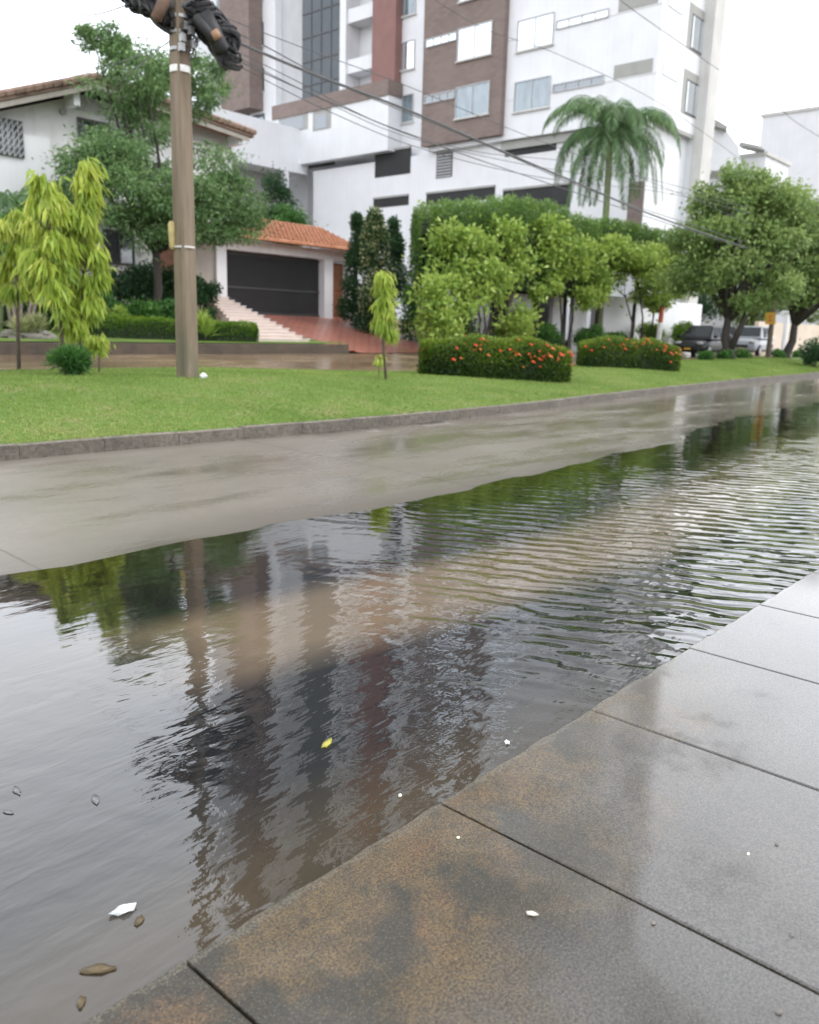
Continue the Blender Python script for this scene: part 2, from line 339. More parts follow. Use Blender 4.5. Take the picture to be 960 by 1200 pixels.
    mx = N(nt, 'ShaderNodeMixShader'); nt.links.new(math_(nt, 'MULTIPLY_ADD', fr.outputs[0], 1.6, .0, clamp=True), mx.inputs[0])
    nt.links.new(body.outputs[0], mx.inputs[1]); nt.links.new(gl.outputs[0], mx.inputs[2])
    nt.links.new(mx.outputs[0], out.inputs[0]); return m
M['water'] = watermat()
M['carpaint'] = simple('black_car_paint', (.008,.010,.010), .35, .1, 3, spec=.25)
M['carsilver'] = simple('silver_car_paint', (.24,.255,.28), .25, .1, 3)
M['carglass'] = glass('car_glass', (.012,.015,.015), .06)
M['chrome'] = simple('rim_metal', (.5,.5,.5), .3, .1, 8, metal=.9)
M['lamp'] = simple('lamp_lens', (.32,.33,.33), .15, .1, 8)
# foliage; tree greens lightened in the colour in place of haze
M['L_tree'] = leafmat('leaf_feathery', (.05,.115,.042), (.135,.24,.085), (.27,.39,.16), .25)
M['L_lime'] = leafmat('leaf_lime', (.12,.22,.03), (.33,.45,.06), (.66,.66,.16), .38)
M['L_dark'] = leafmat('leaf_dark', (.015,.042,.018), (.032,.085,.032), (.07,.15,.05), .3)
M['L_hedge'] = leafmat('leaf_clipped', (.04,.10,.022), (.11,.21,.045), (.24,.36,.09), .22)
M['L_yel'] = leafmat('leaf_yellow_green', (.06,.14,.022), (.25,.38,.06), (.50,.60,.16), .32)
M['L_right'] = leafmat('leaf_street_tree', (.065,.13,.04), (.20,.30,.085), (.40,.49,.18), .3)
M['L_low'] = leafmat('leaf_low_hedge', (.03,.09,.008), (.09,.20,.015), (.22,.32,.03), .35)
M['L_ixora'] = leafmat('leaf_ixora', (.015,.05,.008), (.07,.14,.018), (.26,.34,.04), .35)
M['L_palm'] = leafmat('leaf_palm', (.04,.09,.04), (.11,.20,.08), (.26,.37,.16), .3)
M['L_var'] = leafmat('leaf_variegated', (.06,.11,.03), (.30,.33,.14), (.68,.66,.40), .3)
M['L_bush'] = leafmat('leaf_bush', (.02,.07,.02), (.06,.17,.035), (.14,.28,.06), .3)
# ------------------------------------------------------------------ mesh tools
off = {}
def prop(o, label=None, cat=None, group=None, kind=None):
    for k, v in (('label', label), ('category', cat), ('group', group), ('kind', kind)):
        if v: o[k] = v
    return o
def root(name, loc, label, cat, group=None, rz=0):
    o = bpy.data.objects.new(name, None); C.objects.link(o); o.location = loc; o.rotation_euler = (0, 0, rz)
    o.empty_display_size = .2; off[o] = Vector(loc); return prop(o, label, cat, group)
def link(name, me, parent=None, loc=None):
    o = bpy.data.objects.new(name, me); C.objects.link(o)
    if parent is not None:
        o.parent = parent; off[o] = off.get(parent, Vector((0,0,0)))
    elif loc is not None:
        o.location = loc; off[o] = Vector(loc)
    else: off[o] = Vector((0,0,0))
    return o
def mk(name, verts, faces, mat, parent=None, loc=None, smooth=False, local=False):
    me = bpy.data.meshes.new(name)
    base = Vector((0,0,0)) if local else (off[parent] if parent is not None else Vector(loc or (0,0,0)))
    me.from_pydata([(v[0]-base[0], v[1]-base[1], v[2]-base[2]) for v in verts], [], faces)
    me.materials.append(M[mat] if isinstance(mat, str) else mat)
    if smooth: me.polygons.foreach_set('use_smooth', [True]*len(me.polygons))
    me.update(); return link(name, me, parent, loc)
class MB:
    def __init__(s): s.v = []; s.f = []
    def box(s, x0, x1, y0, y1, z0, z1):
        if x0 > x1: x0, x1 = x1, x0
        if y0 > y1: y0, y1 = y1, y0
        if z0 > z1: z0, z1 = z1, z0
        n = len(s.v)
        s.v += [(x,y,z) for z in (z0,z1) for y in (y0,y1) for x in (x0,x1)]
        s.f += [tuple(n+i for i in q) for q in ((0,2,3,1),(4,5,7,6),(0,1,5,4),(2,6,7,3),(0,4,6,2),(1,3,7,5))]; return s
    def poly(s, pts, ext=None):
        n = len(s.v); k = len(pts); s.v += [tuple(p) for p in pts]
        if ext is None: s.f.append(tuple(range(n, n+k)))
        else:
            s.v += [(p[0]+ext[0], p[1]+ext[1], p[2]+ext[2]) for p in pts]
            s.f.append(tuple(range(n, n+k))); s.f.append(tuple(range(n+2*k-1, n+k-1, -1)))
            for i in range(k): j = (i+1)%k; s.f.append((n+i, n+k+i, n+k+j, n+j))
        return s
    def tube(s, pts, r, sides=6, r2=None, cap=True):
        pts = [Vector(p) for p in pts]; k = len(pts); n = len(s.v); up = Vector((.13,.21,1)).normalized()
        for i, p in enumerate(pts):
            d = (pts[min(i+1,k-1)]-pts[max(i-1,0)]).normalized()
            a = d.cross(up)
            if a.length < .15: a = d.cross(Vector((1,0,0)))
            a.normalize(); b = d.cross(a)
            if isinstance(r, (list, tuple)): rr = r[i]
            else: rr = r if r2 is None else r+(r2-r)*i/max(1,k-1)
            for j in range(sides):
                t = 2*PI*j/sides; s.v.append(tuple(p+a*math.cos(t)*rr+b*math.sin(t)*rr))
        for i in range(k-1):
            for j in range(sides):
                q = (j+1)%sides; s.f.append((n+i*sides+j, n+i*sides+q, n+(i+1)*sides+q, n+(i+1)*sides+j))
        if cap: s.f.append(tuple(n+j for j in range(sides))[::-1]); s.f.append(tuple(n+(k-1)*sides+j for j in range(sides)))
        return s
    def blob(s, c, rx, ry, rz, seg=12, ring=8, jit=.1, seed=0):
        rg = random.Random(seed); n = len(s.v)
        for i in range(ring+1):
            th = PI*i/ring
            for j in range(seg):
                ph = 2*PI*j/seg; k = 1+rg.uniform(-jit, jit)
                s.v.append((c[0]+rx*k*math.sin(th)*math.cos(ph), c[1]+ry*k*math.sin(th)*math.sin(ph), c[2]+rz*k*math.cos(th)))
        for i in range(ring):
            for j in range(seg):
                q = (j+1)%seg; s.f.append((n+i*seg+j, n+(i+1)*seg+j, n+(i+1)*seg+q, n+i*seg+q))
        return s
    def build(s, name, mat, parent=None, loc=None, smooth=False, local=False, bevel=0):
        o = mk(name, s.v, s.f, mat, parent, loc, smooth, local)
        if bevel:
            b = o.modifiers.new('b', 'BEVEL'); b.width = bevel; b.segments = 2; b.limit_method = 'ANGLE'
        return o
def grid(name, us, vs, zf, mat, kind='structure', smooth=True, attr=None, vmap=None):
    verts = []; faces = []
    for i, u in enumerate(us):
        for j, v in enumerate(vs):
            vv = vmap(u, v) if vmap else v
            verts.append((u, vv, zf(u, vv)))
    n = len(vs)
    for i in range(len(us)-1):
        for j in range(n-1): faces.append((i*n+j, (i+1)*n+j, (i+1)*n+j+1, i*n+j+1))
    o = mk(name, verts, faces, mat, smooth=smooth)
    if kind: o['kind'] = kind
    return o
# leaves: arrays of folded diamond leaves
def leaves(name, P, D, L, W, tint, mat, parent=None, loc=None, rng=None):
    n = len(P); base = np.array(off[parent] if parent is not None else (loc or (0,0,0)), float)
    D = D/np.linalg.norm(D, axis=1, keepdims=True)
    R = rng.normal(size=(n,3)); S = np.cross(D, R); S /= np.linalg.norm(S, axis=1, keepdims=True)+1e-9
    L = np.broadcast_to(L, (n,))[:,None]; W = np.broadcast_to(W, (n,))[:,None]
    a = P-base; v = np.empty((n,4,3))
    v[:,0] = a; v[:,1] = a+D*L*.45+S*W*.5; v[:,2] = a+D*L; v[:,2,2] -= (L*.12)[:,0]; v[:,3] = a+D*L*.45-S*W*.5
    me = bpy.data.meshes.new(name)
    me.vertices.add(4*n); me.vertices.foreach_set('co', v.reshape(-1).astype(np.float32))
    me.loops.add(4*n); me.loops.foreach_set('vertex_index', np.arange(4*n, dtype=np.int32))
    me.polygons.add(n); me.polygons.foreach_set('loop_start', np.arange(0,4*n,4,dtype=np.int32))
    me.polygons.foreach_set('loop_total', np.full(n,4,dtype=np.int32))
    me.update(calc_edges=True)
    at = me.attributes.new('tint', 'FLOAT', 'FACE'); at.data.foreach_set('value', np.clip(tint,0,1).astype(np.float32))
    me.materials.append(M[mat]); me.validate()
    return link(name, me, parent, loc)
def clumps(rng, centre, radii, nb, br, flat=.75, inner=.45):
    # sub-clumps spread through an uneven crown volume
    d = rng.normal(size=(nb,3)); d /= np.linalg.norm(d,axis=1,keepdims=True)
    rr = inner+(1-inner)*rng.random(nb)**.6
    c = np.array(centre)+d*rr[:,None]*np.array(radii)
    r = br*(.6+.8*rng.random(nb))
    return c, np.stack([r, r, r*flat], 1)
def fill(rng, cs, rs, n, out=.6, droop=.0, up=.2):
    k = rng.integers(0, len(cs), n); d = rng.normal(size=(n,3)); d /= np.linalg.norm(d,axis=1,keepdims=True)
    rr = .25+.85*rng.random(n)**.6; far = rng.random(n) < .14; rr = np.where(far, rr*1.35, rr)
    P = cs[k]+d*rs[k]*rr[:,None]
    D = d*out+rng.normal(size=(n,3))*.5; D[:,2] += up-droop
    tb = rng.random(len(cs))
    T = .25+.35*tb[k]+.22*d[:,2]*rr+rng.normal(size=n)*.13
    return P, D, T
def limb_tree(mb, base, centre, radii, cs, r0, nl, rng, fork=.45, stems=None):
    base = Vector(base); centre = Vector(centre)
    f = base.lerp(centre, fork)
    mid = base.lerp(f, .5)+Vector((rng.normal()*.12, rng.normal()*.12, 0))
    mb.tube([base-Vector((0,0,.15)), base+Vector((0,0,.12)), mid, f], [r0*1.5, r0*1.1, r0*.9, r0*.75], 8)
    idx = rng.choice(len(cs), min(nl, len(cs)), replace=False)
    for i in idx:
        t = Vector(cs[i]); m = f.lerp(t, .5)+Vector((rng.normal()*.15, rng.normal()*.15, .25))
        mb.tube([f-Vector((0,0,.1)), m, t], [r0*.55, r0*.32, r0*.1], 6)
def tree(name, base, centre, radii, label, group=None, leaf='L_right', bark='bark', n=20000, nb=45, br=.9, L=.14, W=.07, seed=1, r0=.14, nl=14, droop=0, flat=.7, fork=.45, inner=.4, extra=None, cat='tree', up=.2):
    rng = np.random.default_rng(seed)
    t = root(name, base, label, cat, group)
    cs, rs = clumps(rng, centre, radii, nb, br, flat, inner)
    if extra:
        for c, ra, k, b2 in extra:
            c2, r2 = clumps(rng, c, ra, k, b2, flat, .3); cs = np.vstack([cs, c2]); rs = np.vstack([rs, r2])
    cs[:,2] = np.maximum(cs[:,2], base[2]+.35)
    mb = MB(); limb_tree(mb, base, centre, radii, cs, r0, nl, rng, fork)
    mb.build('trunk', bark, t, smooth=True)
    P, D, T = fill(rng, cs, rs, n, droop=droop, up=up)
    kx = rng.integers(0, len(cs), n//5); P2 = cs[kx]+rng.normal(size=(n//5,3))*rs[kx]*.85; P = np.vstack([P,P2]); D = np.vstack([D, rng.normal(size=(n//5,3))]); T = np.concatenate([T, .45+rng.normal(size=n//5)*.2]); n = len(P)
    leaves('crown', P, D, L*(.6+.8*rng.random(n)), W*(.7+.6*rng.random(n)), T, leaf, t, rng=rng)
    return t
def sproutbush(name, base, rx, ry, h, label, leaf='L_bush', n=2500, L=.14, W=.06, seed=1, group=None, cat='shrub', lumps=10, up=.3, stems=6):
    rng = np.random.default_rng(seed); t = root(name, base, label, cat, group)
    c = (base[0], base[1], base[2]+h*.52)
    cs, rs = clumps(rng, c, (rx*.7, ry*.7, h*.38), lumps, min(rx,ry,h)*.42, .8, .2)
    P, D, T = fill(rng, cs, rs, n, up=up)
    P[:,2] = np.maximum(P[:,2], base[2]+.02)
    leaves('foliage', P, D, L*(.6+.8*rng.random(n)), W, T, leaf, t, rng=rng)
    mb = MB()
    for i in range(stems):
        q = cs[rng.integers(len(cs))]; mb.tube([Vector(base)+Vector((rng.normal()*.08, rng.normal()*.08, -.05)), Vector(q)], .025, 5, .01)
    mb.build('stem', 'bark_dark', t); return t
def hedge(name, poly, h, label, leaf, n, L, W, seed, group=None, cat='hedge', top=.12, z0=None, core='L_dark', round_=.35, bulge=0.12, zf=terrain, endp=.6):
    # clipped hedge along a centre line: poly=[(u,v,halfwidth)...]
    rng = np.random.default_rng(seed); b0 = poly[0]; zb = (lambda u, v: z0) if z0 is not None else zf
    cx = sum(p[0] for p in poly)/len(poly); cy = sum(p[1] for p in poly)/len(poly)
    t = root(name, (cx, cy, zb(cx, cy)), label, cat, group)
    P0 = np.array([(p[0], p[1], p[2]) for p in poly], float)
    seg = np.linalg.norm(np.diff(P0[:,:2],axis=0),axis=1); cum = np.concatenate([[0], np.cumsum(seg)]); Ltot = cum[-1]
    def frame(s):
        x = np.interp(s, cum, P0[:,0]); y = np.interp(s, cum, P0[:,1]); w = np.interp(s, cum, P0[:,2]); return x, y, w
    hf = h if callable(h) else (lambda s: np.full_like(np.asarray(s,float), h))
    e = .25
    s = rng.random(n)*(Ltot+1.2*P0[:,2].mean()*2)-P0[:,2].mean()*1.2
    capm = rng.random(n) < .16; wm_ = P0[:,2].mean(); s = np.where(capm, np.where(rng.random(n) < .5, -wm_*(.98+.14*rng.random(n)), Ltot+wm_*(.98+.14*rng.random(n))), s)
    sc = np.clip(s, 0, Ltot); x, y, w = frame(sc)
    over = (s-sc)
    dirv = np.array([(P0[-1,0]-P0[0,0]), (P0[-1,1]-P0[0,1])])/max(Ltot,1e-6); nrm = np.array([-dirv[1], dirv[0]])
    ang = rng.random(n)*PI                     # section: superellipse from one foot over the top to the other
    ca, sa = np.cos(ang), np.sin(ang); p = round_
    cx_ = np.sign(ca)*np.abs(ca)**p; sz = np.abs(sa)**p
    endf = np.sqrt(np.clip(1-(over/(P0[:,2].mean()*1.25))**2, 0.0, 1))
    endf = np.where(capm, .72 if endp < .8 else .45, endf**endp)
    lump = 1+bulge*np.sin(s*2.9+seed)*np.sin(ang*3+s*1.3)+rng.normal(size=n)*.04
    depth = np.where(capm, rng.random(n)**.5, 1-.16*rng.random(n)**2)
    lat = cx_*w*endf*lump*depth; H_ = hf(sc)
    z = sz*H_*(1-.25*(1-endf))*(1+(lump-1)*.6)*depth
    low = rng.random(n) < .25; z = np.where(low, z*rng.random(n), z)
    X = x+dirv[0]*over+nrm[0]*lat; Y = y+dirv[1]*over+nrm[1]*lat
    Z = np.array([zb(a, b) for a, b in zip(X[::1], Y[::1])]) + z if z0 is None else z0+z
    P = np.stack([X,Y,Z],1)
    D = np.stack([nrm[0]*ca, nrm[1]*ca, sa],1)*.7+rng.normal(size=(n,3))*.45
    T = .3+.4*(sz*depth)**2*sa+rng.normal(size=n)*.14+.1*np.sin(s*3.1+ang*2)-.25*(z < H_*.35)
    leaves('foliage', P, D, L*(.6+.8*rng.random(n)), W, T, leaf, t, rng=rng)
    # solid dark core added inside to block the view through the leaves
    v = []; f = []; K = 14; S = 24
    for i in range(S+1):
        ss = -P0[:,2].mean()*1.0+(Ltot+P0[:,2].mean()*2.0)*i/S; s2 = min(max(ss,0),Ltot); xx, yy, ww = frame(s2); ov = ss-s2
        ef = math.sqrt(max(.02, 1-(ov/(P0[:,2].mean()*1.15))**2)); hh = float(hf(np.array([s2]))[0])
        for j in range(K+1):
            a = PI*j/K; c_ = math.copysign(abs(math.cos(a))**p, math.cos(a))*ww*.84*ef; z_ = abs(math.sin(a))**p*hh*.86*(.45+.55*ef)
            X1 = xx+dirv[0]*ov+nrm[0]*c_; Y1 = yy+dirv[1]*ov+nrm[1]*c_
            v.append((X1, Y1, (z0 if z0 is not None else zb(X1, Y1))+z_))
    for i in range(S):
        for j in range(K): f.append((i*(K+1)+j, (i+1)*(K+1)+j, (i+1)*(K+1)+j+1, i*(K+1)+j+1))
    mk('inner_dark_core', v, f, M['twig'], t, smooth=True)
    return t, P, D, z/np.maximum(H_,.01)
M['twig'] = simple('hedge_dark_core', (.012,.022,.008), .9, .4, 8, .5, 20)  # colour of the dark core added inside the hedges
# ------------------------------------------------------------------ setting
gm = MB(); gm.poly([(-500,-500,-.45),(900,-500,-.45),(900,900,-.45),(-500,900,-.45)]); g = gm.build('ground', 'ground'); g['kind'] = 'structure'
us = [-60,-40,-25,-15,-8,-4]+[i*.25 for i in range(-12, 160)]+[40,44,50,60,80,120,200,300]
us = sorted(set(us))
def wn(u): return .09*math.sin(u*1.9)+.06*math.sin(u*4.3+1)+.035*math.sin(u*9.1+.5)
def road_z(u, v):
    w = interp(u, WLINE)+wn(u)*min(1, .35+u*.03); k = kerb_v(u)
    if v >= w: return .075*(v-w)/(k-w)
    t = (w-v); return -min(.11, .02*t+.018*t*t) if v > 1.8 else -.13
rv = [1.55,1.9,2.6,3.4,4.2,4.5,4.7,4.85,5.0,5.1,5.2,5.3,5.4,5.5,5.6,5.75,5.9,6.1,6.3,6.5,6.7,7,7.3,7.7,8.2,8.7,9.2]
grid('road', us, rv+[99], road_z, 'road', vmap=lambda u, v: kerb_v(u)+.02 if v > 50 else v)
# water sheet
wv_ = [1.56,1.8,2.2,2.8,3.4,4,4.4,4.7]+[4.85+.1*i for i in range(14)]+[6.4,6.8,7.4,8.2]
wo = grid('flood_water', us, wv_, lambda u, v: 0., 'water')
co = wo.data.vertices; at = wo.data.attributes.new('depth', 'FLOAT', 'POINT')
at.data.foreach_set('value', [max(0., min(1., -road_z(p.co.x, p.co.y)/.12)) for p in co])
# near sidewalk: slabs one metre long
sw = MB(); rg = random.Random(3)
for i in range(-8, 60):
    u0, u1 = i+.005, i+1-.004
    z = .04+rg.uniform(-.0015, .0015)
    n = len(sw.v); K = 14; pts = [(u0, -6, z)]+[(u1, -6, z)]
    edge = [(u0+(u1-u0)*k/K, 1.600+rg.uniform(-.007, .006)-(.02*max(0, 1-abs(k/K*1-.5)*0) if False else 0), z) for k in range(K, -1, -1)]
    sw.poly(pts+edge, (0, 0, -.3))
so = sw.build('sidewalk', 'sidewalk', bevel=.006); so['kind'] = 'structure'
jb = MB(); jb.box(-8, 60, -6, 1.56, -.25, .018); j = jb.build('sidewalk_bed', simple('joint_dirt', (.035,.03,.024), .7, .3, 20)); j['kind'] = 'structure'
# far kerb in cast lengths
kb = MB(); u = -30.; rg = random.Random(5)
while u < 90:
    u2 = u+.994; dz = rg.uniform(-.009, .009)
    a, b = kerb_v(u), kerb_v(u2)
    kb.poly([(u,a,-.1),(u2,b,-.1),(u2,b+.015,.228+dz),(u,a+.015,.228+dz)], None)
    kb.poly([(u,a+.015,.228+dz),(u2,b+.015,.228+dz),(u2,b+.15,.232+dz),(u,a+.15,.232+dz)])
    kb.poly([(u,a+.15,.232+dz),(u2,b+.15,.232+dz),(u2,b+.15,-.1),(u,a+.15,-.1)])
    kb.poly([(u,a,-.1),(u,a+.015,.228+dz),(u,a+.15,.232+dz),(u,a+.15,-.1)]); kb.poly([(u2,b,-.1),(u2,b+.15,-.1),(u2,b+.15,.232+dz),(u2,b+.015,.228+dz)])
    u += 1.0
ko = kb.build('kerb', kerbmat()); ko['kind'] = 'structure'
us2 = [-60,-30,-15]+[i*1. for i in range(-8, 61)]+[80,120,200,300]
lv = [0,.15,.4,.8,1.3,1.8,2.4,3.2,4.2,99]
grid('lawn', us2, lv, lawn_z, 'lawn', vmap=lambda u, v: LB if v > 50 else min(LB-.1, kerb_v(u)+.145+v))
grid('street_kerb', us2, [0, .001, .12, .121], lambda u, v: 0, 'kerb') if False else None
kk = MB()
for a, b in zip(us2[:-1], us2[1:]):
    za, zb = lawn_z(a, LB)+.01, lawn_z(b, LB)+.01
    kk.poly([(a,LB,za),(b,LB,zb),(b,LB+.12,zb),(a,LB+.12,za)]); kk.poly([(a,LB+.12,za),(b,LB+.12,zb),(b,LB+.12,zb-.3),(a,LB+.12,za-.3)])
o = kk.build('median_kerb', 'kerb'); o['kind'] = 'structure'
grid('service_street', us2, [LB+.1, 17.5, 19, 20.5, 22.55, 24.6], street_z, 'street')
# garden on the far side (left of the driveway) and beyond
us3 = [-60,-20,0,6,10,14,17,20,21.6]
STU = 21.7; DRU = (25.2, 34.9)
grid('garden', us3+[STU+.4], [22.62,24.5,26,28,31], garden_z, 'lawn')
grid('garden_behind', [-200,300], [30.9, 40, 400], lambda u, v: interp(v, [(30.9,1.9),(40,2.1),(400,2.1)]), 'ground')
rw = MB(); rw.box(-60, STU, 22.35, 22.6, .3, 1.0); o = rw.build('garden_wall', M['kerb'], loc=(0,22.35,.6), bevel=.02)
o.data.materials[0] = M['wallstain']; prop(o, 'low stained retaining wall along the flooded street below the garden', 'retaining wall')
# driveway: sloping red tiles
def dz(u, v): return interp(v, [(22.5,.70),(30.6,2.07)])
DV = []; DF = []
for i_, v_ in enumerate([22.5,24,26,28,30.8]):
    t_ = (v_-22.9)/7; ul = 22.2+(17.2-22.2)*t_
    for u_ in (ul, 24+t_*-1, 28, 32, DRU[1]+.3, 36.6): DV.append((u_, v_, dz(u_, v_)))
for i_ in range(4):
    for j_ in range(5): k_ = i_*6+j_; DF.append((k_, k_+1, k_+7, k_+6))
o = mk('driveway', DV, DF, 'drive'); o['kind'] = 'structure'
sb = MB(); sb.box(DRU[1]+1.6, 60, 24.5, 31, 0, .72); sb.box(36.5, 60, 24.3, 30.9, .0, 1.2); o = sb.build('planting_bed', 'soil'); o['kind'] = 'structure'
# grass blades
rng = np.random.default_rng(11); n = 130000
uu = 1+44*rng.random(n)**1.35; kv = np.interp(uu, [k[0] for k in KERB], [k[1] for k in KERB])+.17
vv = kv+(LB-kv)*rng.random(n)**1.2
ris = np.interp(uu, [k[0] for k in RISE], [k[1] for k in RISE]); tt = np.clip((vv-kv+.02)/3.6,0,1); tt = tt*tt*(3-2*tt)
zz = .225+ris*(.25*np.clip((vv-kv+.02)/.8,0,1)+.75*tt)-.005
P = np.stack([uu,vv,zz],1); D = rng.normal(size=(n,3))*.45; D[:,2] = 1
nz = .5+.45*np.sin(uu*.9+np.sin(vv*1.3))*np.sin(vv*1.1+1+np.sin(uu*.7))+.3*np.sin(uu*2.3+vv*1.1)*np.sin(vv*2.7)+.5*np.exp(-((uu-5)/2.5)**2)*np.exp(-((vv-10)/.8)**2)
o = leaves('grass', P, D, .03+.035*rng.random(n), .016, .42+.42*(nz-.5)+rng.normal(size=n)*.16, 'blade', rng=rng); o['kind'] = 'stuff'
# ------------------------------------------------------------------ apartment tower
UC = 48.6
c0 = onx(777, 0, UC); VC = c0.y
def ra(xl, yt, xr, yb, X=UC):
    a = onx(xl, yt, X); b = onx(xr, yb, X); return min(a.y,b.y), max(a.y,b.y), min(a.z,b.z), max(a.z,b.z)
def rb(xl, yt, xr, yb, Y=None):
    Y = VC if Y is None else Y
    a = ony(xl, yt, Y); b = ony(xr, yb, Y); return min(a.x,b.x), max(a.x,b.x), min(a.z,b.z), max(a.z,b.z)
tw = root('apartment_tower', (UC, VC, 0), 'tall white apartment tower with brown tiled panels and parking podium behind the hedges', 'building')
FH = onx(609,26,UC).z-onx(605,98,UC).z
ZT = 66.
zo = onx(587,165,UC).z      # underside of the tower block over the podium
vb0, vb1 = ra(500,100,593,100)[:2]; vw1 = onx(458, 50, UC).y
EXT = ony(850, 0, VC-.6).x-UC-.15
# main block with side wall B; facade A is a thin skin in front of the body so recesses read
b = MB(); b.box(UC, UC+EXT, VC, vb1-.3, zo, ZT); b.box(UC+1.2, UC+EXT, vb1-.3, vw1, zo-1, ZT)
b.build('wall', 'white', tw)
b = MB(); b.box(UC+.5, UC+EXT, VC+.4, onx(362,200,UC).y, 0, zo); b.build('podium_wall', 'white', tw)
vl0 = onx(458,60,UC+.6).y; vl1 = onx(437,60,UC+.6).y
b = MB(); b.box(UC+.5, UC+6, vw1+.02, vl1, onx(450,100,UC).z-.6, ZT); b.build('column_panel', 'redcol', tw)
b = MB(); b.box(UC-.45, UC+.02, vb0, vb1, onx(495,172,UC-.45).z, ZT+.6); b.build('brown_panel', 'clad', tw)
def window(xr, v0, v1, z0, z1, pane='pane_blue', div=1, par=None, dep=.09, fr='frame', nm='window'):
    w = .06; m = MB()
    m.box(xr-dep, xr+.02, v0, v1, z0, z0+w); m.box(xr-dep, xr+.02, v0, v1, z1-w, z1)
    m.box(xr-dep, xr+.02, v0, v0+w, z0+w+.001, z1-w-.001); m.box(xr-dep, xr+.02, v1-w, v1, z0+w+.001, z1-w-.001)
    for k in range(1, div+1):
        vc = v0+(v1-v0)*k/(div+1); m.box(xr-dep+.01, xr+.02, vc-w*.4, vc+w*.4, z0+w+.001, z1-w-.001)
    o = m.build(nm, fr, par or tw)
    p = MB(); p.box(xr-dep*.35, xr+.03, v0+w*.8, v1-w*.8, z0+w*.8, z1-w*.8); p.build('pane', pane, o)
    if z1-z0 > .8: p = MB(); p.box(xr-dep-.07, xr-.001, v0-.08, v1+.08, z0-.09, z0-.004); p.build('sill', 'lgrey', o)
    return o
def opening(xr, v0, v1, z0, z1, par=None, mat='dark', nm='opening', d=.03):
    m = MB(); m.box(xr-d, xr+.05, v0, v1, z0, z1); return m.build(nm, mat, par or tw)
rows = range(-1, 18)
wA = ra(604,97,644,125); sA = ra(649,90,708,98); bA = ra(720,81,771,79)
wB = ra(535,103,573,133,UC-.45); tB = ra(498,108,533,118,UC-.45)
XS = UC+1.2; wS = ra(461,53,486,80,XS)
for k in rows:
    d = FH*(k); hi = k >= 1
    if k >= 0:
        window(UC, wA[0], wA[1], wA[2]+d, wA[3]+d, 'pane_bright' if hi else 'pane_blue', 1)
        window(UC, sA[0], sA[1], onx(708,98,UC).z+d, onx(708,98,UC).z+.5+d, 'pane_bright' if hi else 'pane_dark', 3)
        o = opening(UC, VC+.3, bA[1], onx(735,90,UC).z+d, onx(735,90,UC).z+.75+d, mat='soffit', nm='recess_band')
        window(UC-.45, wB[0], wB[1], wB[2]+d, wB[3]+d, 'pane_bright' if hi else 'pane_blue', 1)
        window(UC-.45, tB[0], tB[1], onx(515,119,UC-.45).z+d, onx(515,119,UC-.45).z+.55+d, 'pane_bright' if hi else 'pane_dark', 3)
    window(XS, wS[0], wS[1], wS[2]+d, wS[3]+d, 'pane_bright' if k in (0, 3, 5) else 'pane_blue', 1)
# grey strip painted in as the shadow line under the overhang
b = MB(); b.box(UC+.3, UC+.52, VC+1.5, vb0+.4, zo-.55, zo-.02); b.build('painted_shadow_strip', 'soffit', tw)
for xl, yt, xr, yb in ((440,178,481,203),(438,232,479,240),(590,222,668,243),(500,228,580,233),(593,166,652,176)):
    v0, v1, z0, z1 = ra(xl, yt, xr, yb, UC+.5); 
    if yt > 220 and xl > 490: z1 = max(z1, z0+.9)
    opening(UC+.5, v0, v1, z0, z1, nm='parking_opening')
    m = MB(); m.box(UC+.40, UC+.48, v0, v1, z1-.12, z1+.02); m.build('lintel', 'soffit', tw)
v0, v1, z0, z1 = ra(512,178,530,207,UC+.5); o = opening(UC+.5, v0, v1, z0, z1, mat='frame_dk', nm='louvre_frame')
m = MB()
for k in range(9): zc = z0+(z1-z0)*(k+.5)/9; m.box(UC+.40, UC+.46, v0+.05, v1-.05, zc-.05, zc+.03)
m.build('louvre', 'frame', o)
v0, v1, z0, z1 = ra(738,214,752,262,UC+.5); opening(UC+.5, v0, v1, z0-1, z1, mat='clad', nm='door_panel')
# band lines on the white facade
m = MB()
for k in range(-1, 18):
    z = onx(700,106,UC).z+FH*k+.35; m.box(UC-.02, UC+.01, VC, vb0, z, z+.03)
m.build('facade_joint', 'lgrey', tw)
